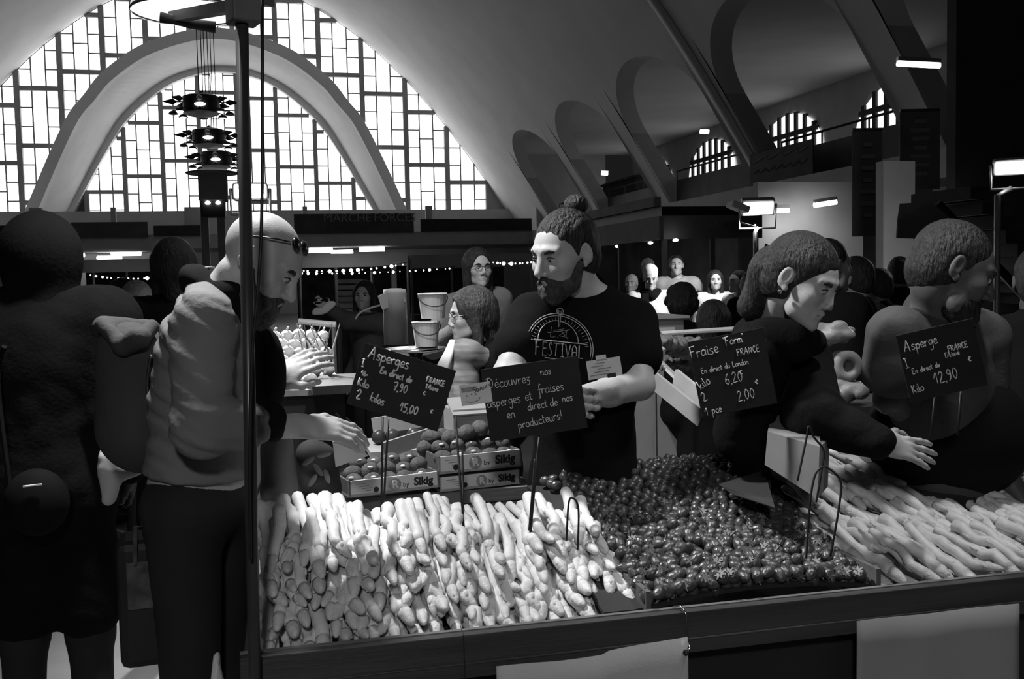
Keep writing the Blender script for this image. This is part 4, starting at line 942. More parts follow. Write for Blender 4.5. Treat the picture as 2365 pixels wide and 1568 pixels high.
def head(f, h, man=True, fine=True, ears=True, nose=1.0):
    P, R, s = h['P'], h['R'], h['s']
    E = lambda c, r, k=.012, m='+', Q=None: f.ell(P(*c), np.array(r)*s, R if Q is None else R@Q, k*s, m)
    Cp = lambda a, b, ra, rb, k=.012, m='+': f.cap(P(*a), P(*b), ra*s, rb*s, k*s, m)
    E((0, -.018, .032), (.0755, .096, .088)); E((0, .03, .002), (.0655, .064, .085), .02); E((0, .042, -.055), (.053, .05, .052), .02)
    if man: Cp((-.04, .03, -.088), (-.0, .078, -.104), .02, .019, .025); Cp((.04, .03, -.088), (.0, .078, -.104), .02, .019, .025)
    else: Cp((-.036, .03, -.08), (0, .076, -.1), .018, .0155, .025); Cp((.036, .03, -.08), (0, .076, -.1), .018, .0155, .025)
    for x in (-1, 1):
        E((x*.043, .062, -.025), (.02, .02, .019), .025)                    # cheek
        Cp((x*.012, .089, .0265), (x*.046, .073, .0235), .0095 if man else .007, .008, .014)    # brow
        E((x*.0315, .094, .004), (.0185, .015, .0125), .012, '-')           # socket
        E((x*.0315, .0755, .003), (.0136, .0136, .0126), .004)              # lids over the eyeball
        if ears:
            Q = Rz(x*.35)@Rx(-.12); E((x*.0775, -.012, -.002), (.0085, .018, .0315), .006, '+', Q); E((x*.084, -.006, .004), (.006, .010, .018), .005, '-', Q); E((x*.0765, -.002, -.03), (.006, .009, .01), .006)
    Cp((0, .088, .014), (0, (.111 if man else .106)*nose, -.033 if man else -.029), .0088 if man else .0075, .0125 if man else .0105, .012)            # nose
    for x in (-1, 1): E((x*.0125, .099, -.0385), (.0092, .011, .0085), .007); E((x*.0075, .104, -.0465), (.004, .0055, .004), .004, '-')
    Cp((-.022, .0855, -.0645), (0, .0945, -.0605), .0045, .0068, .006); Cp((.022, .0855, -.0645), (0, .0945, -.0605), .0045, .0068, .006)
    Cp((-.019, .086, -.0735), (.019, .086, -.0735), .0055 if man else .0066, .0055 if man else .0066, .006); E((0, .0915, -.0735), (.013, .006, .006), .006)
    Cp((-.026, .092, -.0675), (.026, .092, -.0675), .0018, .0018, .003, '-')
def eyes(t, h, look=0.0, dark=False, brow='dark', closed=.25, sk=None):
    P, R, s = h['P'], h['R'], h['s']
    for x in (-1, 1):
        m = MB(); m.ball(P(x*.0315, .0778, .0018), .0128*s, 14, 10); e = m.build('eye', eyew, t, smooth=True); L = np.array(t['_o'])
        up = nrm(R@np.array([0, .35+closed, 1.0])); q1 = nrm(np.cross(up, R[:, 0])); Q = np.array([R[:, 0], -q1, up]).T; m = MB()
        m.lathe([(.0138*s*math.sin(a), .0138*s*math.cos(a)) for a in np.linspace(.02, .95+.55*closed, 9)], P(x*.0315, .0778, .0018), 18, Q, caps=(0, 0)); m.build('upper_eyelid', sk or skin, t, smooth=True)
        d = nrm(R@np.array([look, 1, -.22])); m = MB(); m.ball(P(x*.0315, .0778, .0018)+d*.0106*s, (.0062*s, .0062*s, .0031*s), 12, 6, np.array([nrm(np.cross(d, R[:, 2])), np.cross(nrm(np.cross(d, R[:, 2])), d)*-1, d]).T)
        v = MB(); v.v = [tuple(np.array(p)-L) for p in m.v]; v.f = m.f; v.build('iris', iris, e, smooth=True)
        m = MB(); m.tube(smooth([P(x*.0145, .0915, .0185), P(x*.030, .0905, .0245), P(x*.047, .077, .0205)], 5), [.0036*s]*3+[.0056*s]*5+[.0046*s]*2+[.002*s], 7); m.build('eyebrow', hairm[brow], t, smooth=True)
        m = MB(); m.tube(smooth([P(x*.0175, .0875, .0035), P(x*.0315, .0925, .0085), P(x*.0455, .0835, .0035)], 5), .0014*s, 5); m.build('eyelid', hairm['dark'], t, smooth=True)
def hair(t, h, style, m, step=.006):
    P, R, s = h['P'], h['R'], h['s']; f = Field()
    E = lambda c, r, k=.012, mm='+', Q=None: f.ell(P(*c), np.array(r)*s, R if Q is None else R@Q, k*s, mm)
    g = dict(short=.005, fringe=.0025, crop=.003, pulled=.009, long=.015, curly=.03, bob=.018, cap=.006)[style]
    E((0, -.02, .033), (.0765+g, .097+g, .089+g)); E((0, -.05, -.02), (.07+g*.7, .065+g, .075), .02)
    if style in ('long', 'bob'):
        zl = -.27 if style == 'long' else -.13
        for x in (-1, 1): f.cap(P(x*.068, -.01, .03), P(x*.075, -.005, zl), .032*s, .026*s, .03)
        f.cap(P(0, -.075, .02), P(0, -.08, zl), .05*s, .045*s, .03)
    if style == 'curly':
        r2 = random.Random(5)
        for i in range(46):
            a, b = r2.uniform(0, 6.28), r2.uniform(-.5, 1.4); c = np.array([math.cos(a)*math.cos(b)*.1, math.sin(a)*math.cos(b)*.115-.02, math.sin(b)*.11+.03])
            if c[1] > .055 and c[2] < .08: continue
            f.ell(P(*c), .026*s, None, .012)
    E((0, .115, -.03), (.07, .075, .098), .008, '-'); E((0, .10, .0) if style not in ('long', 'bob') else (0, .105, .022), (.062, .06, .062) if style not in ('long', 'bob') else (.058, .062, .068), .012, '-')
    if style == 'fringe': f.half(P(0, -.02, .055), R@np.array([0, .5, 1]), .004)
    if style in ('short', 'crop', 'pulled', 'cap', 'fringe'):
        E((0, .075, -.10), (.12, .085, .075), .01, '-')
        for x in (-1, 1): E((x*.085, -.008, -.012), (.018, .026, .042), .006, '-')
        f.half(P(0, -.07, -.085), R@np.array([0, .25, -1]), .01)
    f.warp(folds(.003*s, len(style)*7+3, 2.6, R@np.array([.3, .2, .9]) if style in ('long', 'bob') else R@np.array([1.0, .1, .25])))
    return sculpt(f, 'hair', m, t, step*s)
def hand(f, W, d, n, curl=.9, thumb=1, s=1.0, spread=.05, bend=None):
    # W wrist, d finger direction, n out of the back of the hand, thumb +1/-1 side
    d = nrm(d); n = nrm(np.array(n)-d*(d@n)); q = np.cross(d, n)*thumb
    f.ell(W+d*.05*s, np.array([.042, .052, .0155])*s, np.array([q, d, n]).T, .015*s); f.cap(W-d*.01*s, W+d*.03*s, .025*s, .026*s, .02*s)
    f.ell(W+d*.035*s+q*.026*s-n*.006*s, np.array([.019, .032, .015])*s, np.array([q, d, n]).T, .012*s)
    for i, (ln, off_) in enumerate(((.98, .030), (1.08, .010), (1.0, -.010), (.8, -.0285))):
        c = curl if bend is None else bend[i]; p = W+d*(.094-.004*abs(i-1.2))*s+q*off_*s; a = c*.35
        dd = nrm(d+q*spread*(1.5-i)); pts = [p-dd*.014*s, p]
        for k, sg in enumerate((.043, .027, .021)):
            v = dd*math.cos(a)-n*math.sin(a); p = p+v*sg*ln*s; pts.append(p); a += c*(.55 if k == 0 else .42)
        f.chain(pts, np.array([.0098, .0098, .0088, .0078, .0068])*s, .006*s)
    p = W+d*.03*s+q*.034*s-n*.004*s; v1 = nrm(d*.75+q*.6-n*.25); v2 = nrm(d*.95+q*.12-n*.35)
    f.chain([p, p+v1*.038*s, p+v1*.038*s+v2*.03*s, p+v1*.038*s+v2*.03*s+nrm(v2-n*.2)*.022*s], np.array([.0135, .0115, .0098, .0078])*s, .008*s)
def person(label, hC, hF, hU=(0, 0, 1), bF=None, feet=None, s=1.0, man=True, J={}, top=('shirt', None, .018, 'long', 0.006), legs=None, hairs=None, skinm=None, detail=2, hands=(None, None), group=None, ears=True, lean=0.0, sink=0.0, extra=None, brow='dark', look=0.0, hem=None, closed=.2, nose=1.0, beard=None, folds_d=None):
    """detail 2: close to the viewer, 1: middle distance, 0: far"""
    hC = np.array(hC, float); h = H(hC, hF, hU, s); bF = nrm(np.array(bF if bF is not None else hF)*[1, 1, 0]); bX = np.cross(bF, [0, 0, 1.0]); Z = np.array([0, 0, 1.0])
    j = {}; j['neck'] = hC-np.array(h['R'][:, 2])*.105*s-bF*.035*s-Z*.075*s
    j.update({k: np.array(v, float) for k, v in J.items() if k == 'neck'})
    j['pelvis'] = j['neck']-Z*.57*s-bF*lean
    j.update({k: np.array(v, float) for k, v in J.items() if k == 'pelvis'})
    u = nrm(j['neck']-j['pelvis']); fz = nrm(bF-u*(bF@u)); X = nrm(np.cross(fz, u)); R = np.array([X, fz, u]).T; j['X'] = X
    w = (.19 if man else .165)*s
    for n_, q in (('R', 1), ('L', -1)):
        j['sh'+n_] = j['neck']+X*q*w-u*.045*s; j.update({k: np.array(v, float) for k, v in J.items() if k == 'sh'+n_})
        j['el'+n_] = j['sh'+n_]-Z*.29*s+X*q*.03*s-fz*.03; j['wr'+n_] = None
        j.update({k: np.array(v, float) for k, v in J.items() if k in ('el'+n_, 'wr'+n_)})
        if j['wr'+n_] is None: j['wr'+n_] = j['el'+n_]-Z*.2*s+fz*.15*s
        j['hip'+n_] = j['pelvis']+X*q*.09*s-Z*.04*s; g = feet if feet is not None else j['pelvis']*[1, 1, 0]
        j['an'+n_] = np.array([g[0], g[1], .09])+X*q*.11*s*[1, 1, 0]; j['kn'+n_] = (j['hip'+n_]+j['an'+n_])/2+bF*.03
        j.update({k: np.array(v, float) for k, v in J.items() if k in ('kn'+n_, 'an'+n_, 'hip'+n_)})
    t = thing('person', label, 'person', (j['anR']+j['anL'])/2*[1, 1, 0], group)
    st = {2: .011, 1: .014, 0: .02}[detail]; sf = {2: .0032, 1: .005, 0: .009}[detail]
    f = Field(); torso = lambda F, g: (F.ell(j['neck']-u*.17*s, np.array([.155*(1.08 if man else .95)+g, .105+g, .19+g])*[s, s, s], R, .04), F.ell(j['pelvis']+u*.17*s, np.array([.135+g, .1+g, .16+g])*s, R, .06), F.ell(j['pelvis']+u*.02, np.array([.155+g, .115+g, .13+g])*s, R, .05))
    torso(f, 0)
    f.cap(j['neck']-u*.01, h['P'](0, -.03, -.06), (.058 if man else .048)*s, (.057 if man else .046)*s, .03)
    fine = [(hC-.15*s, hC+.15*s, sf)]; bare = []
    for n_, q in (('R', 1), ('L', -1)):
        f.cap(j['neck']+X*q*.05*s, j['sh'+n_], .045*s, .05*s, .04); f.cap(j['sh'+n_], j['el'+n_], .052*s, .042*s, .03); m_ = j['el'+n_]*.62+j['wr'+n_]*.38
        f.chain([j['el'+n_], m_, j['wr'+n_]], [.040*s, .041*s, .027*s], .015)
        hd = hands[0 if n_ == 'R' else 1]
        if hd:
            hand(f, j['wr'+n_], s=s*(1 if man else .92), **hd); c = j['wr'+n_]+nrm(hd['d'])*.09
            if detail == 2: fine.append((c-.13, c+.13, .0045))
        else:
            d = nrm(j['wr'+n_]-j['el'+n_]); hand(f, j['wr'+n_], d, nrm(np.cross(d, fz+.01)), .8, 1, s)
        f.chain([j['hip'+n_], j['kn'+n_], j['an'+n_]], [.075*s, .052*s, .038*s], .03); f.ell(j['an'+n_]+bF*.06-[0, 0, .045], (.045, .12, .045), np.array([bX, bF, Z]).T, .03)
    head(f, h, man, ears=ears, nose=nose)
    sculpt(f, 'body', skinm or skin, t, st, fine)
    nm, cm, g, sl, amp = top
    if nm:
        F = Field(); torso(F, g); hm = hem if hem is not None else (.05 if nm == 'jacket' else .04)
        if nm in ('coat',):
            for n_ in 'RL': F.cap(j['hip'+n_], j['kn'+n_]*.8+j['hip'+n_]*.2, .1*s, .11*s, .06)
        for n_, q in (('R', 1), ('L', -1)):
            F.cap(j['neck']+X*q*.05*s-u*.01, j['sh'+n_], .045*s+g*.7, .053*s+g, .04)
            e = j['el'+n_]; wv = j['wr'+n_]
            if sl == 'short': e2 = j['sh'+n_]*.47+e*.53; F.cap(j['sh'+n_], e2, .055*s+g, .052*s+g*1.3, .012)
            else:
                F.cap(j['sh'+n_], e, .055*s+g, .046*s+g, .012 if detail == 2 else .03)
                if not isinstance(sl, str): F.cap(e, wv*sl+e*(1-sl), .046*s+g, .038*s+g, .02)
                elif sl == 'long': F.cap(e, wv*.96+e*.04, .046*s+g, .034*s+g*.45, .02)
                else: F.cap(e, wv*.35+e*.65, .046*s+g, .044*s+g, .02)
        F.cap(j['neck']-u*.03, j['neck']+u*.02-fz*.005, (.07 if man else .06)*s+g*.5, (.064 if man else .054)*s+g*.5, .02)
        if amp: F.warp(folds(amp, int(abs(hC[0]*1000)) % 97, 1.0, folds_d))
        if amp and detail == 2: F.warp(folds(amp*.5, int(abs(hC[0]*1000)) % 91, 1.8, folds_d))
        F.ell(j['neck']+u*.055*s+fz*.03, np.array([.078, .07, .05])*s, R, .004, '-'); F.half(j['pelvis']-u*hm*1.5 if nm != 'coat' else j['knR']-[0, 0, .05], -u if nm != 'coat' else -Z, .01)
        for n_ in 'RL':
            hd = hands[0 if n_ == 'R' else 1]
        sculpt(F, nm, cm, t, st*.8, [(hC-[.3, .3, .6], hC+[.3, .3, -.05], st*.65)] if detail == 2 else ())
    lm = legs or mat('dark_trousers', .02, .85, .2, 6)
    F = Field(); F.ell(j['pelvis']-Z*.02, np.array([.165, .125, .12])*s, R, .05)
    for n_ in 'RL': F.chain([j['hip'+n_], j['kn'+n_], j['an'+n_]], [.095*s, .07*s, .055*s], .04)
    if detail == 2: F.warp(folds(.004, 3, .6))
    sculpt(F, 'trousers', lm, t, .02)
    for n_ in 'RL':
        m = MB(); m.ball(j['an'+n_]+bF*.06-[0, 0, .05], (.048, .135, .042), 12, 8, np.array([bX, bF, Z]).T); m.ball(j['an'+n_]-[0, 0, .02], (.045, .05, .06), 10, 8); m.build('shoe', black, t, smooth=True)
    if hairs: hair(t, h, hairs[0], hairm[hairs[1]], {2: .006, 1: .008, 0: .011}[detail])
    if detail >= 1: eyes(t, h, look, brow=brow, closed=closed, sk=skinm)
    elif detail == 0:
        for x in (-1, 1):
            m = MB(); m.ball(h['P'](x*.0315, .086, .003), (.011*s, .005*s, .006*s), 8, 6, h['R']); m.build('eye', iris, t, smooth=True)
            m = MB(); m.bar(h['P'](x*.016, .093, .021), h['P'](x*.046, .08, .021), .006, .006); m.build('eyebrow', hairm[brow], t)
    return t, h, j
def beard(t, h, m, full=1.0, step=.005, side=True):
    f = Field(); P, R, s = h['P'], h['R'], h['s']; E = lambda c, r, k=.01, mm='+': f.ell(P(*c), np.array(r)*s, R, k*s, mm)
    E((0, .045, -.082), (.058, .056, .05*full)); E((0, .075, -.105), (.034, .034, .04*full), .02)
    for x in (-1, 1):
        if side: f.cap(P(x*.066, .01, -.03), P(x*.056, .035, -.08), .013*s, .02*s, .02*s)
        f.cap(P(x*.028, .085, -.07), P(x*.006, .098, -.0515), .009*s, .0065*s, .008*s)
    E((0, .105, -.0675), (.016, .02, .005), .004, '-'); E((0, .06, .0), (.075, .08, .047), .012, '-')
    f.warp(folds(.004, 4, 4.0)); return sculpt(f, 'beard', m, t, step*s)
def glasses(t, h, m, r=.021, shape=1.0, lens=True, dz=0.0, dy=0.0):
    P, s = h['P'], h['s']; g = MB()
    for x in (-1, 1):
        L = [P(x*.032+r*1.1*math.cos(a), .1+dy-abs(x*.032+r*1.1*math.cos(a))*.12, .002+dz+r*shape*math.sin(a)) for a in np.linspace(0, 2*PI, 25)[:-1]]
        g.tube(L, .0014*s, 6, closed=True); g.tube([P(x*.056, .095+dy, .006+dz), P(x*.076, .07+dy, .008+dz), P(x*.081, -.01, .006+dz)], .0014*s, 6)
    g.tube([P(-.01, .1+dy, .006+dz), P(0, .104+dy, .008+dz), P(.01, .1+dy, .006+dz)], .0014*s, 6); o = g.build('glasses', m, t, smooth=True); return o
# ------------------------------------------------------------------ the people
Z3 = np.array([0, 0, 1.0])
blackcloth = mat('black_cotton', .0065, .95, .25, 6, bump=.1, bs=90, spec=.1); navy = mat('dark_coat_cloth', .0065, .95, .3, 5, bump=.15, bs=80, spec=.1)
canvas = mat('pale_jacket_canvas', .17, .85, .1, 8, bump=.15, bs=70); midgrey = mat('grey_knit', .16, .95, .15, 9, bump=.3, bs=140); greytee = mat('grey_jersey', .06, .9, .1, 8, bump=.1, bs=100)
whitec = mat('white_cloth', .7, .85, .06, 8); stone = mat('stone_jacket', .36, .85, .1, 8); olive = mat('dull_cloth', .07, .9, .2, 6)
gold = mat('glasses_metal', .5, .25, .05, 5, metal=1); horn = mat('dark_frame', .01, .25, .1, 5)

# the bald customer with the pale jacket
t, h, j = person('bald bearded man in pale canvas jacket leaning over the left asparagus', at(605, 606, 2.36), CR*.83-CU*.55-CF*.08, CU*.83+CR*.55, CR*.95-CF*.1, man=True, s=.95,
    J=dict(neck=at(500, 700, 2.40), pelvis=at(455, 1135, 2.42), shR=at(468, 752, 2.25), shL=at(540, 770, 2.58), elR=at(465, 985, 2.17), wrR=at(695, 984, 2.34), elL=at(560, 935, 2.62), wrL=at(632, 880, 2.70)),
    top=('jacket', canvas, .026, .42, .021), hands=(dict(d=CR*.95-CU*.12+CF*.25, n=CU*.75-CF*.55, curl=.75, thumb=-1, spread=.03), dict(d=CR*.75+CU*.5+CF*.25, n=-CF*.7+CU*.5, curl=.6, thumb=1, spread=.05)),
    feet=at(430, 1500, 2.5)*[1, 1, 0], hem=-.03, closed=.5, folds_d=nrm(CU*.7+CR*.5))
L_ = lambda f, n, m, st_: sculpt(f, n, m, t, st_)
bb = beard(t, h, hairm['brown'], 1.15, .004)
f = Field(); f.ell(at(496, 668, 2.40), (.088, .092, .03), np.array([nrm(CR*.8-CU*.55), CF, nrm(CU*.8+CR*.55)]).T, .02); f.cap(at(455, 655, 2.40), at(465, 665, 2.38), .04, .045, .03).cap(at(535, 690, 2.34), at(590, 800, 2.4), .05, .04, .03); L_(f, 'hood_collar', blackcloth, .007)
f = Field(); f.ell(at(590, 860, 2.44), (.075, .09, .13), None, .02); f.warp(folds(.004, 9, .8)); L_(f, 'dark_sweater', blackcloth, .008)
f = Field(); f.ell(at(633, 975, 2.285), (.029, .046, .046), np.array([CR, CF, CU]).T, .01); L_(f, 'knit_cuff', blackcloth, .005)
f = Field(); f.ell(at(610, 897, 2.67), (.05, .046, .046), np.array([nrm(CR+CU), CF, nrm(CU-CR)]).T, .01); L_(f, 'dark_sleeve', blackcloth, .006)
g = MB()
for x in (-1, 1): g.tube(smooth([h['P'](x*.082, -.03, .045), h['P'](x*.086, .02, .07), h['P'](x*.058, .05, .084)], 6), .002, 6); g.ball(h['P'](x*.034, .060, .086), (.024, .009, .019), 14, 8, h['R']@Rx(.7))
g.build('sunglasses', horn, t, smooth=True)
# his roll-top backpack
bp = thing('backpack', 'grey roll-top backpack on the back of the bald man', 'backpack', at(300, 950, 2.45))
f = Field(); f.cap(at(315, 830, 2.46), at(330, 1010, 2.46), .085, .09, .05).cap(at(280, 800, 2.46), at(285, 990, 2.46), .05, .06, .05); f.warp(folds(.006, 12, .7)); sculpt(f, 'bag', mat('backpack_cloth', .05, .85, .15, 5, bump=.2, bs=60), bp, .009)
f = Field(); f.chain([at(238, 752, 2.42), at(285, 800, 2.37), at(318, 782, 2.36), at(350, 755, 2.42)], [.02, .022, .022, .02], .02).cap(at(240, 755, 2.46), at(345, 765, 2.48), .03, .03, .03); f.warp(folds(.006, 14, 1)); sculpt(f, 'roll_top', mat('backpack_cloth', .1), bp, .007)
m = MB(); m.tube(smooth([at(350, 822, 2.37), at(341, 880, 2.35), at(345, 940, 2.34), at(358, 1000, 2.34), at(378, 1050, 2.35)], 5), .012, 8, flat=.4); m.build('strap', black, bp, smooth=True)

# the bearded vendor with the topknot
t, h, j = person('bearded vendor with topknot and black festival T-shirt, arms folded', at(1303, 585, 2.85), -CR*.72-CF*.64-Z3*.27, Z3+CR*.06, -CF*.95-CR*.25, man=True,
    J=dict(neck=at(1348, 694, 2.92), pelvis=at(1350, 1140, 2.98), shR=at(1232, 735, 2.86), shL=at(1462, 745, 2.98), elR=at(1172, 868, 2.70), wrR=at(1255, 905, 2.62), elL=at(1478, 890, 2.84), wrL=at(1290, 930, 2.66)),
    top=('t_shirt', blackcloth, .02, 'short', .004), hands=(dict(d=CR*.8-CU*.2+CF*.2, n=-CF, curl=.7, thumb=1), dict(d=-CR*.9+CU*.1, n=-CF, curl=.7, thumb=-1)), feet=at(1350, 1400, 3.0)*[1, 1, 0], look=.1)
V = t
hair(t, h, 'short', hairm['dark'], .0045); beard(t, h, hairm['brown'], .85, .004)
P = h['P']; f = Field(); f.ell(P(0, -.075, .125), (.036, .036, .032), h['R'], .01).cap(P(0, -.06, .105), P(0, -.075, .125), .022, .024, .01); f.warp(folds(.003, 3, 4)); sculpt(f, 'hair_bun', hairm['dark'], t, .004)
from mathutils.bvhtree import BVHTree
def bvh(o): return BVHTree.FromPolygons([o.matrix_world@v.co if False else v.co for v in o.data.vertices], [tuple(p.vertices) for p in o.data.polygons])
shirt = [c for c in t.children if c.name.startswith('t_shirt')][0]; tree = bvh(shirt); L0 = np.array(t['_o'])
lc = at(1297, 775, 2.7); LX = nrm(CR*.99-CU*.0); LY = nrm(CU*1.0); dirv = nrm(CF)
LX = nrm(CR*.985-CU*.10); LY = nrm(CU+CR*.03); sc = 2.75/2299
def on_shirt(u, v):
    o = lc+LX*u*sc+LY*v*sc-CF*.3-L0; r = tree.ray_cast(Vector(o), Vector(dirv), 2.0)
    return (np.array(r[0])+L0-dirv*.0022) if r[0] is not None else None
pr = mat('shirt_print', .5, .85, .15, 150)
def logo(name, strokes, pen):
    b = MB()
    for q in strokes:
        P_ = [on_shirt(*p) for p in q]; P_ = [p for p in P_ if p is not None]
        if len(P_) > 1: b.tube(P_, pen, 5)
    b.build(name, pr, t, smooth=True)
arcp = lambda r, a0, a1, n=24, cx=0, cy=-28, fx=1.0: [(cx+r*fx*math.cos(a), cy+r*math.sin(a)) for a in np.linspace(a0, a1, n)]
logo('printed_arch', [arcp(80, -.25, 2.75), arcp(75, -.2, 2.72), arcp(49, .0, PI, 20, -4, -14), [(-62, -14), (66, -14)]], .0012)
tx = []; x = -60
for ch in 'FESTIVAL':
    w, st_ = G.get(ch, G['I']) if ch not in 'STVAL' else {'S': (.95, [[(.8, 1.6), (.45, 1.95), (.1, 1.5), (.7, .6), (.45, .0), (.1, .3)]]), 'T': (1, [[(.0, 1.9), (1, 1.9)], [(.5, 1.9), (.35, 0)]]), 'V': (1, [[(.05, 1.9), (.45, 0), (.9, 1.9)]]), 'A': (1, [[(.1, 0), (.1, 1.4), (.5, 1.9), (.85, 1.4), (.85, 0)], [(.1, .8), (.85, .8)]]), 'L': (.9, [[(.15, 1.9), (.15, .05), (.8, .05)]])}[ch]
    for q in st_: tx.append([(x+p[0]*13.5, -49+p[1]*16) for p in (smooth(q) if ch in 'S' else q)])
    x += w*13.5*1.12
logo('printed_word', tx, .0016)
logo('printed_ornament', [[(-3, 60), (-3, 20)], [(3, 60), (0, 22)], arcp(8, 0, 6.28, 12, 0, 58), [(-20, -60), (-12, -66), (0, -62), (10, -68), (26, -63)], [(-35, -54), (5, -56), (30, -58)]], .0014)
r3 = random.Random(4)
logo('printed_rays', [[(62*math.cos(a)*.98, -28+62*math.sin(a)), (70*math.cos(a), -28+70*math.sin(a))] for a in np.linspace(.15, 2.95, 24) if abs(a-1.57) > .15]+[[(r3.uniform(-34, 28), r3.uniform(-8, 22)), (r3.uniform(-34, 28), r3.uniform(-8, 22))] for _ in range(9)], .0006)
ar = [c for c in t.children if c.name.startswith('body')][0]; tb = bvh(ar); ink2 = mat('tattoo_ink', .07, .6, .3, 60)
def tattoo(px, py, n, sp, sd):
    b = MB(); r4 = random.Random(sd)
    for i in range(n):
        a = r4.uniform(0, 6.28); cx, cy = px+r4.uniform(-sp, sp), py+r4.uniform(-sp, sp); P_ = []
        for k in range(6):
            d_ = ray(cx+7*math.cos(a+k*.8), cy+7*math.sin(a+k*.8)); d_ = nrm(d_); rr_ = tb.ray_cast(Vector(EYE-L0), Vector(d_), 5)
            if rr_[0] is not None: P_.append(np.array(rr_[0])+L0-d_*.0007)
        if len(P_) > 2: b.tube(P_, .0011, 4)
    if b.v: b.build('tattoo', ink2, t)
tattoo(1190, 785, 11, 13, 2); tattoo(1462, 805, 10, 16, 5)

# the stooping woman on the right
t, h, j = person('stooping dark-haired woman in black coat reaching over to the right asparagus', at(1852, 646, 2.62), CR*.64-CF*.58-Z3*.42, Z3*.95+CR*.12, CR*.7-CF*.7, s=.95, man=False,
    J=dict(neck=at(1778, 762, 2.76), pelvis=at(1790, 1160, 3.2), shR=at(1752, 820, 2.66), shL=at(1850, 835, 2.86), elR=at(1715, 1000, 2.75), wrR=at(1745, 1090, 2.88), elL=at(1880, 960, 2.62), wrL=at(2030, 1022, 2.52)),
    top=('coat', navy, .035, 'long', .008), hands=(None, dict(d=CR*.95-CU*.2+CF*.05, n=CU*.55-CF*.8, curl=.35, thumb=-1, spread=.12)), feet=at(1790, 1300, 3.3)*[1, 1, 0], look=.3, nose=.97, closed=.7)
hair(t, h, 'pulled', hairm['dark'], .0045)
f = Field(); f.ell(h['P'](0, -.105, -.005), (.055, .045, .06), h['R'], .03).cap(h['P'](0, -.09, -.02), h['P'](0, -.105, -.13), .05, .04, .04); f.warp(folds(.003, 5, 2.6)); sculpt(f, 'hair_bun', hairm['dark'], t, .006)
f = Field(); f.chain([at(1735, 775, 2.76), at(1775, 785, 2.64), at(1830, 790, 2.62), at(1875, 790, 2.68)], [.055, .055, .05, .04], .03); f.warp(folds(.006, 31, .9)); sculpt(f, 'scarf', navy, t, .008)
m = MB(); m.ball(h['P'](.082, -.008, -.045), .006); m.build('earring', gold, t)

# the man in the grey T-shirt at the right
t, h, j = person('bearded man in a grey T-shirt looking down at the far right', at(2203, 622, 2.75), CR*.90-CF*.18-Z3*.40, Z3*.92+CR*.38, CR*.65-CF*.7, man=True, s=1.05,
    J=dict(neck=at(2155, 738, 2.85), pelvis=at(2190, 1080, 3.0), shR=at(2070, 775, 2.75), shL=at(2268, 780, 2.95), elR=at(2055, 920, 2.78), wrR=at(2160, 985, 2.98)),
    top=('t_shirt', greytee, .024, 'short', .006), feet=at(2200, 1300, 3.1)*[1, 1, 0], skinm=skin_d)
hair(t, h, 'short', hairm['dark'], .0045); beard(t, h, hairm['dark'], .9, .0045, False)
f = Field(); f.ell(j['pelvis']+Z3*.10, (.25, .215, .2), None, .03); f.warp(folds(.004, 6, .8)); sculpt(f, 'apron', blackcloth, t, .013)  # plain dark form over his lower body, below the grey shirt

# people behind, middle distance
def mid(label, px, py, d, F, **k): return person(label, at(px, py, d), F, detail=k.pop('detail', 1), **k)
t, h, j = mid('woman with round glasses and long dark hair standing behind, beside the vendor', 1104, 619, 6.0, CR*.38-CF*.9-Z3*.05, s=.95, man=False, top=('sweater', midgrey, .03, 'long', .008), hairs=('long', 'dark'), J=dict(neck=at(1098, 682, 6.06), shR=at(1040, 712, 6.0), elR=at(1002, 800, 5.8), wrR=at(1050, 765, 5.6), pelvis=at(1105, 915, 6.15)), skinm=skin)
glasses(t, h, horn, .021, .9)
t, h, j = mid('woman in profile with glasses and striped scarf, in front of the long-haired woman', 1088, 727, 4.4, -CR*.95-CF*.22-Z3*.14, s=.93, man=False, top=('coat', navy, .04, 'long', .008), hairs=('bob', 'brown'), bF=-CR*.8-CF*.5, J=dict(neck=at(1116, 800, 4.46), pelvis=at(1130, 1070, 4.6)), skinm=skin)
glasses(t, h, gold, .022, .8)
f = Field(); f.chain([at(1062, 808, 4.36), at(1085, 815, 4.28), at(1120, 825, 4.3)], [.045, .05, .04], .03).cap(at(1070, 815, 4.32), at(1075, 910, 4.3), .06, .075, .03); f.warp(folds(.006, 3, 1.5)); sculpt(f, 'scarf', mat('striped_scarf', .2, .9, .5, 3, stretch=(2, 2, 14)), t, .01)
m = MB(); m.tube([at(1045, 785, 4.3), at(1036, 815, 4.27), at(1024, 848, 4.26)], [.014, .024, .036], 8, flat=.4); m.build('white_lapel', whitec, t, smooth=True)
t, h, j = mid('dark-haired woman in a hooded jacket holding out a paper bag across the hall', 841, 684, 8.0, -CF*.95-CR*.12, s=.96, man=False, bF=-CR*.75-CF*.6, top=('jacket', olive, .03, 'long', .006), hairs=('bob', 'dark'), J=dict(elL=at(800, 740, 7.75), wrL=at(762, 715, 7.6)), detail=0)
m = MB(); m.tube(smooth([at(820, 738, 7.72), at(832, 722, 7.7), at(856, 711, 7.72), at(882, 704, 7.8)], 4), .008, 6); m.build('hood_cord', whitec, t)
pb = thing('paper_bag', 'pale paper held out by the dark-haired woman across the hall', 'paper bag', at(745, 710, 7.55)); f = Field(); f.ell(at(748, 712, 7.55), (.1, .02, .045), np.array([nrm(CR+CU*.5), CF, nrm(CU-CR*.5)]).T, .02); f.warp(folds(.012, 8, 1)); sculpt(f, 'bag', whitec, pb, .012)
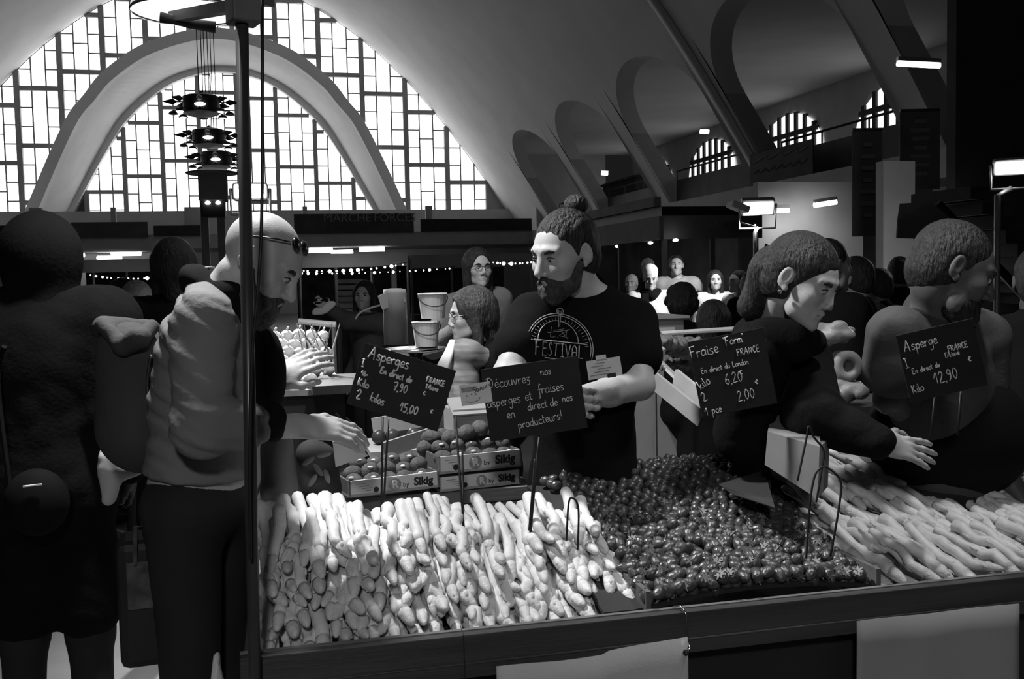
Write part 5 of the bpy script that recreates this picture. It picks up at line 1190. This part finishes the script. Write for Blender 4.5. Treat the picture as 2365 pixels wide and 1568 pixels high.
mid('dark figure in hood and long black coat at the left edge, seen from behind', 95, 612, 3.1, CF-CR*.15, man=True, top=('coat', navy, .06, 'long', .008), hairs=('short', 'dark'), J=dict(neck=at(88, 715, 3.1)), skinm=skin_d)
t = bpy.data.objects[[o.name for o in bpy.data.objects if o.get('label', '').startswith('dark figure in hood')][0]]
f = Field(); C0 = at(95, 608, 3.1); f.ell(C0+Z3*.03, (.122, .14, .135), None, .02).cap(C0-Z3*.05, C0-Z3*.22, .1, .13, .05); sculpt(f, 'hood', navy, t, .012)
mid('person with dark hair seen from behind, left of the bald man', 402, 618, 4.4, CF-CR*.3, man=False, s=.98, top=('coat', navy, .04, 'long', .006), hairs=('bob', 'dark'), skinm=skin_m)
mid('grey-haired shopper in profile between the hooded figure and the bald man', 322, 690, 6.2, CR*.95-CF*.2, man=True, s=.93, top=('jacket', olive, .03, 'long', .006), hairs=('short', 'grey'), skinm=skin_m, detail=0)
mid('shopper with dark curly hair far left, seen from behind', 285, 690, 7.6, CF, man=False, s=.97, top=('coat', navy, .04, 'long', .006), hairs=('curly', 'dark'), skinm=skin_m, detail=0)
mid('shopper in dull coat beside the hooded figure, far left', 232, 700, 6.8, -CF-CR*.4, man=True, s=.95, top=('coat', olive, .04, 'long', .006), hairs=('short', 'dark'), skinm=skin_d, detail=0)
# crowd by the kiosk
def far(label, px, py, d, F, **k):
    k.setdefault('group', None); return person(label, at(px, py, d), F, detail=0, **k)
t, h, j = far('cook in white cap, white jacket and black neckerchief before the kiosk', 1502, 644, 11.2, -CF-CR*.05-Z3*.2, top=('jacket', whitec, .035, 'long', .006), s=.98, skinm=skin)
f = Field(); P = h['P']; f.cap(P(0, -.01, .05), P(0, -.02, .085), .084, .088, .02); sculpt(f, 'cap', whitec, t, .01)
f = Field(); f.chain([j['neck']+Z3*.02-CF*.03-CR*.08, j['neck']-Z3*.02-CF*.1, j['neck']+Z3*.02-CF*.03+CR*.08], [.05, .055, .05], .03); sculpt(f, 'neckerchief', blackcloth, t, .012)
m = MB(); m.box(at(1490, 690, 10.95), (.08, .03, .12)); m.build('chest_badge', blackcloth, t)
far('tall man in stone-coloured jacket standing behind the cook', 1562, 612, 11.8, -CF-CR*.15, top=('jacket', stone, .035, 'long', .008), s=1.02, hairs=('short', 'dark'))
far('woman in a white blouse with long dark hair, right half of the crowd', 1652, 648, 11.3, -CF-CR*.1, top=('blouse', whitec, .03, 'long', .006), s=.95, man=False, hairs=('long', 'dark'))
far('small fair-haired person between the tall man and the woman in white', 1605, 665, 12.2, -CF-CR*.5-Z3*.2, top=('sweater', whitec, .03, 'long', .006), s=.9, man=False, hairs=('bob', 'fair'))
far('fair person in a white top behind the vendor at the left of the crowd', 1458, 655, 12.0, -CF-CR*.4, top=('jacket', whitec, .03, 'long', .006), s=.93, man=False, hairs=('short', 'fair'), skinm=skin_m)
far('person half hidden behind the white cap of the cook', 1497, 618, 12.6, -CF, top=('jacket', olive, .03, 'long', .006), hairs=('short', 'fair'), skinm=skin_m)
far('man in white shirt and dark waistcoat turned left, right end of the crowd', 1704, 650, 10.5, -CR*.9-CF*.4, top=('shirt', whitec, .03, 'long', .006), s=.97, hairs=('short', 'dark'))
far('man in a dark suit beside the waistcoat man, by the tilted blackboard', 1730, 655, 9.6, -CF*.6-CR*.8, top=('jacket', navy, .035, 'long', .006), s=.97, hairs=('short', 'dark'))
far('curly-haired person in black seen from behind, in front of the tall man', 1574, 706, 6.4, CF+CR*.1, top=('coat', navy, .05, 'long', .006), man=False, s=.93, hairs=('curly', 'dark'))
far('bent person in black seen from behind, in front of the woman in white', 1650, 746, 5.5, CF+CR*.6, top=('coat', navy, .06, 'long', .008), man=False, s=.95, hairs=('bob', 'dark'))
far('dark-haired person turned right behind the head of the stooping woman', 1918, 612, 4.6, CR*.8+CF*.3, top=('coat', navy, .04, 'long', .006), s=.98, hairs=('short', 'dark'), skinm=skin_m)
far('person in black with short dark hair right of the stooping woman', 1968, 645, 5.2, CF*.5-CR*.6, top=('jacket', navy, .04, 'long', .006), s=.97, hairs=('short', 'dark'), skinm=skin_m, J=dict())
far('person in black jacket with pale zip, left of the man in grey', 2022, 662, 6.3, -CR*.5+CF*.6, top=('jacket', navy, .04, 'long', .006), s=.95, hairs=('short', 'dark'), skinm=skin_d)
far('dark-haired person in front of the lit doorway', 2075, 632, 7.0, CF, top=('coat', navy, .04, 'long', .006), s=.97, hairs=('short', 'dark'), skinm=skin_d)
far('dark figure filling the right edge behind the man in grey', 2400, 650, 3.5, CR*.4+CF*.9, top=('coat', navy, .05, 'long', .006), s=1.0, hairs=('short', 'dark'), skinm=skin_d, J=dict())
# ------------------------------------------------------------------ produce stall behind, between the bald man and the women
pw = mat('pale_wood', .33)
tb_ = thing('produce_table', 'low table of pale produce behind the hands of the bald man', 'table', at(690, 900, 5.2)*[1, 1, 0])
A, B = at(600, 905, 5.0), at(800, 905, 5.0); m = MB(); m.span((A[0], A[1], A[2]-.03), (B[0], A[1]+1.1, A[2])); m.build('table_top', pw, tb_)
m = MB(); m.span((A[0], A[1]+.02, 0), (B[0], A[1]+.04, A[2]-.03)); m.build('front_panel', darkm, tb_)
r5 = random.Random(8); turn = mat('white_turnip', .62, .5, .2, 10); bow = mat('leek_leaf', .16, .6, .4, 12)
for j in range(6):
    for i in range(6):
        p = np.array([A[0]+.05+.068*i+.03*(j % 2), A[1]+.1+.12*j, A[2]+.04+.04*j+r5.uniform(-.01, .01)])
        if p[0] > B[0]-.05: continue
        m = MB(); m.ball(p, (.036, .036, .032), 12, 8); m.tube([p+[0, 0, .03], p+[.01, -.01, .05]], .006, 5); tag(m.build('turnip', turn, smooth=True), 'round white turnip heaped on the produce table behind the bald man', 'turnip', 'turnips on the produce table')
ls = thing('leek_bunch', 'bunch of leafy greens standing at the end of the produce table', 'leeks', at(735, 800, 5.3))
for i in range(9):
    a = at(690+10*i, 860, 5.3); m = MB(); m.tube([a, a+[r5.uniform(-.03, .03), 0, .12], a+[r5.uniform(-.1, .1), r5.uniform(-.05, .05), .26]], [.014, .012, .003], 6, flat=.5); m.build('leaf', bow if i % 2 else turn, ls)
cr = thing('crate_stack', 'stack of pale open crates behind the dark-haired woman with the paper', 'crates', at(800, 700, 9.0))
for i in range(6):
    a, b = at(785, 716-14*i, 9.0), at(838, 716-14*i, 9.0); m = MB(); m.span((a[0], a[1], a[2]-.035), (b[0], a[1]+.35, a[2]+.004)); m.build('crate', mat('pale_crate', .45, .8, .25, 8), cr)
m = MB(); m.span((a[0], a[1]+.02, .0), (b[0], a[1]+.3, at(800, 722, 9.0)[2])); m.build('stand', darkm, cr)
bn = thing('rail', 'pale horizontal rail at the edge of the stall behind the bald man', 'rail', at(740, 745, 6.4)); m = MB(); m.tube([at(690, 742, 6.4), at(776, 750, 6.4)], .02, 8); m.build('bar', white, bn)
for q in (695, 770): m = MB(); m.tube([at(q, 745, 6.4), at(q, 745, 6.4)*[1, 1, 0]], .015, 6); m.build('leg', grey, bn)
cl_ = thing('paper_roll', 'tall grey roll of wrapping standing behind the tray, right of the dark-haired woman', 'paper roll', at(915, 795, 4.9)); m = MB(); c = at(915, 795, 4.9); m.lathe([(.06, 0), (.058, .25), (.055, .27), (.02, .275)], c, 20); m.build('roll', mat('grey_wrap', .22, .7, .15, 9), cl_, smooth=True)
m = MB(); m.box(at(905, 690, 4.85), (.12, .02, .07), Ry(-.3)); m.build('flap', mat('grey_wrap', .22), cl_)
for i, (px, py, s_, lb) in enumerate(((985, 800, 1.0, 'white bucket standing on the tray behind the asparagus board'), (1000, 735, 1.05, 'white tub stacked on the bucket behind the glasses woman'))):
    c = at(px, py, 4.95); t = thing('bucket', lb, 'bucket', c); m = MB(); m.lathe([(.055*s_, 0), (.068*s_, .115), (.072*s_, .12), (.07*s_, .125), (.06*s_, .12)], c, 22); m.build('bucket', white, t, smooth=False)
    m = MB(); m.tube([c+np.array([.07*s_*math.cos(a), .07*s_*math.sin(a)-.01, .11-.05*math.sin(-a)]) for a in np.linspace(-PI, 0, 12)], .003, 5); m.build('handle', black, t)
tr_ = thing('metal_tray', 'round metal scale pan behind the asparagus price board', 'tray', at(960, 805, 4.85)); c = at(960, 806, 4.85); m = MB(); m.lathe([(.05, -.03), (.13, -.01), (.155, .004), (.15, .006), (.1, 0)], c, 32); m.build('pan', mat('chrome', .8), tr_, smooth=True)
m = MB(); m.lathe([(.06, -.16), (.05, -.1), (.03, -.03)], c, 16); m.build('base', black, tr_)
m = MB(); m.span(c-[.5, -.0, .2], c+[.45, .6, -.16]); tag(m.build('stall_counter', darkm), 'dark counter under the scale pan and buckets', 'counter')
# between the vendor and the stooping woman: tilted crates of greens, a display case
cs = thing('display_case', 'pale chest with a lid on the stall behind the vendor, below the curly-haired person', 'case', at(1560, 770, 5.6)); A, B = at(1500, 790, 5.6), at(1585, 735, 5.6)
m = MB(); m.span((A[0]-.1, A[1], A[2]-.9), (B[0], A[1]+.5, B[2])); m.build('body', mat('case_grey', .3, .6, .1, 4), cs); m = MB(); m.span((A[0]-.12, A[1]-.02, B[2]), (B[0]+.03, A[1]+.52, B[2]+.015)); m.build('lid', mat('case_lid', .5, .5), cs)
m = MB(); m.box(at(1540, 762, 5.58), (.09, .01, .03)); m.build('label_strip', white, cs)
rl = thing('rail', 'pale counter rail left of the stooping woman', 'rail', at(1640, 768, 5.0)); m = MB(); m.tube([at(1500, 772, 5.0), at(1720, 758, 5.0)], .012, 8); m.build('bar', white, rl)
m = MB(); m.tube([at(1510, 775, 5.0), at(1510, 775, 5.0)*[1, 1, 0]], .012, 6); m.build('leg', grey, rl)
for i, (a, b) in enumerate((((1494, 865), (1622, 968)), ((1560, 870), (1628, 925)))):
    A, B = at(a[0], a[1], 3.25+.1*i), at(b[0], b[1], 3.1+.1*i); t = thing('wooden_crate', ['front pale board of the tilted crate of greens behind the strawberries', 'second tilted crate board behind the first, next to the Fraise board'][i], 'crate', (A+B)/2)
    m = MB(); m.bar(A, B, .012, .055); m.build('board', mat('crate_board', .36, .75, .15, 5), t); m = MB(); m.bar(A+[0, .35, .12], B+[0, .35, .12], .012, .05); m.build('back_board', mat('crate_board', .36), t)
    m = MB(); m.add([A, B, B+[0, .35, .1], A+[0, .35, .1]], [(0, 1, 2, 3)]); m.build('base', mat('crate_board', .36), t, solid=.01)
lt = mat('salad_leaf', .13, .6, .5, 14, bump=.4, bs=30)
for i in range(9):
    c = at(1525+18*(i % 5)+r5.uniform(-6, 6), 800+34*(i//5)+r5.uniform(-8, 8), 3.6+.05*i); t = thing('lettuce', 'leafy green head in the crate behind the folded arm of the vendor', 'lettuce', c, 'greens in the tilted crate')
    f = Field(); f.ell(c, (.055, .055, .04)); f.warp(folds(.03, 20+i, 2.2)); sculpt(f, 'leaves', lt, t, .009)
# to the right, between the stooping woman and the man in grey: paper rolls and bags
rg = thing('tape_roll', 'grey roll with a dark hole lying between the stooping woman and the man in grey', 'roll', at(1950, 845, 3.2)); c = at(1950, 845, 3.2); f_ = nrm(-CF+CR*.2); R_ = np.array([nrm(np.cross([0, 0, 1], f_)), nrm(np.cross(f_, np.cross([0, 0, 1], f_))), f_]).T
m = MB(); P_ = [(.021, -.03), (.048, -.03), (.05, -.025), (.05, .025), (.048, .03), (.021, .03), (.02, .025), (.02, -.025), (.021, -.03)]; m.lathe(P_, c, 26, R_); m.f = [q for q in m.f if len(q) == 4]; m.build('roll', mat('grey_wrap', .22), rg, smooth=True)
for i, (px, py, w, lb) in enumerate(((1915, 770, .09, 'crumpled bag lying above the grey roll on the back counter'), (1905, 905, .1, 'folded pale bag below the grey roll near the reaching arm'), (1955, 900, .07, 'small crumpled bag right of the folded one'))):
    c = at(px, py, 3.2); t = thing('plastic_bag', lb, 'bag', c); f = Field(); f.ell(c, (w, .06, .04)); f.warp(folds(.03, 40+i, 1.6)); sculpt(f, 'bag', mat('bag_film', .2, .4, .3, 7), t, .009)
m = MB(); m.box(at(1930, 910, 3.3)-[0, 0, .1], (.5, .3, .15)); tag(m.build('stall_counter', darkm), 'dark back counter under the grey roll', 'counter')
eb = thing('easel_board', 'tilted dark blackboard with chalk lines beside the suited man', 'blackboard', at(1745, 640, 8.0)); a, b, c, d = at(1735, 645, 8.0), at(1800, 680, 7.9), at(1832, 595, 8.1), at(1768, 562, 8.2)
m = MB(); m.add([a, b, c, d], [(0, 1, 2, 3)]); m.build('board', slate, eb, solid=.02); m = MB()
for k in range(4): q = .2+.18*k; m.tube([a+(d-a)*q+(b-a)*.1-CF*.03, a+(d-a)*q+(b-a)*(.6+.08*(k % 3))-CF*.03], .006, 4)
m.build('chalk_lines', letter, eb); m = MB(); m.tube([(a+b)/2, ((a+b)/2)*[1, 1, 0]], .02, 6); m.build('leg', brown, eb)
# at the bald man's end of the stall: bags, a patterned tote, a plastic bag on the floor
f = Field(); c = at(640, 1075, 2.72); t = thing('plastic_bag', 'grey plastic bag hanging behind the left end of the asparagus', 'bag', c); f.cap(at(640, 1030, 2.72), at(645, 1130, 2.72), .045, .055, .03); f.warp(folds(.012, 51, 1.4)); sculpt(f, 'bag', mat('bag_grey', .17, .55, .15, 5), t, .008)
f = Field(); c = at(735, 1090, 2.8); t = thing('tote_bag', 'dark tote bag with pale leaf pattern behind the left asparagus', 'bag', c); f.cap(at(722, 1050, 2.8), at(735, 1130, 2.8), .045, .055, .03).cap(at(755, 1055, 2.8), at(750, 1130, 2.8), .03, .045, .03); f.warp(folds(.006, 52, 1)); sculpt(f, 'bag', mat('tote_cloth', .03, .8, .3, 9), t, .008)
m = MB()
for px, py, a in ((712, 1065, .6), (735, 1085, 2.2), (722, 1110, 1.0), (748, 1050, .2), (755, 1100, 1.9)):
    q = at(px, py, 2.725); u = nrm(CR*math.cos(a)+CU*math.sin(a)); v = np.cross(u, CF); m.ball(q, (.022, .008, .004), 10, 5, np.array([u, v, np.cross(u, v)]).T)
m.build('leaf_print', mat('leaf_print', .22, .8), t)
f = Field(); c = at(265, 1090, 2.75); t = thing('plastic_bag', 'pale plastic bag held low between the hooded figure and the bald man', 'bag', c)
f.cap(at(255, 1060, 2.75), at(250, 1150, 2.75), .035, .02, .03).cap(at(265, 1085, 2.75), at(320, 1085, 2.75), .03, .015, .03); f.warp(folds(.012, 61, 1.5)); sculpt(f, 'bag', mat('bag_white', .45, .5, .1, 6), t, .007)
m = MB(); m.tube(smooth([at(243, 1050, 2.75), at(236, 985, 2.78), at(228, 935, 2.85)], 5), .004, 6); m.tube(smooth([at(268, 1070, 2.75), at(250, 990, 2.78), at(228, 935, 2.85)], 5), .004, 6); m.build('handle', mat('bag_white', .45), t, smooth=True)
c = at(348, 1380, 2.3); t = thing('shopping_bag', 'dark shopping bag with a printed market basket standing by the legs of the bald man', 'bag', c)
m = MB(); m.box(c-[0, -.08, .02], (.16, .14, .3), Rz(.1)); m.build('bag', mat('bag_dark', .02, .6), t, bevel=.02)
m = MB(); X = np.array([math.cos(.1), math.sin(.1), 0]); q = c+[0, .005, .03]
m.box(q, (.10, .004, .11), Rz(.1)); m.build('print_panel', mat('bag_print', .07, .7, .6, 22), t)
m = MB(); m.tube([q-X*.03+[0, -.005, .05], q-X*.025+[0, -.01, .14], q+X*.01+[0, -.01, .14], q+X*.012+[0, -.005, .05]], .005, 6); m.build('handle', mat('bag_print', .07), t)
c = at(85, 1160, 2.9); t = thing('handbag', 'dark handbag with small pale clasp carried by the hooded figure', 'bag', c); f = Field(); f.ell(c, (.09, .06, .1)); sculpt(f, 'bag', mat('handbag_dark', .006, .8, spec=.1), t, .012); m = MB(); m.tube(smooth([c+[-.07, 0, .05], c+[-.1, .05, .35], at(10, 800, 2.85)], 5), .008, 6); m.build('shoulder_strap', mat('handbag_dark', .006), t); m = MB(); m.tube([c+[-.02, -.062, .06], c+[.03, -.062, .063]], .003, 5); m.build('clasp', white, t)
L3 = np.array([.55, 4.3, 3.3]); s3 = thing('stall_lamp', 'unseen bell-shaped fill lamp added over the counter of buckets behind the stall', 'lamp', L3)  # added lamp above the view, lifts the woman with round glasses and the buckets
m = MB(); m.lathe([(.17, -.06), (.13, .03), (.05, .1), (.03, .16)], L3, 24, caps=(0, 1)); m.build('shade', black, s3, smooth=True, solid=.003)
m = MB(); m.ball(L3, .04); m.build('bulb', mat('lit_stall_bulb', .9), s3); m = MB(); m.tube([L3+[0, 0, .15], L3+[0, 0, 13]], .006, 6); m.build('cord', black, s3)
spot(L3+np.array([0, 0, -.07]), (.75, 5.2, 1.3), 150, 95, .1, .8, s3)
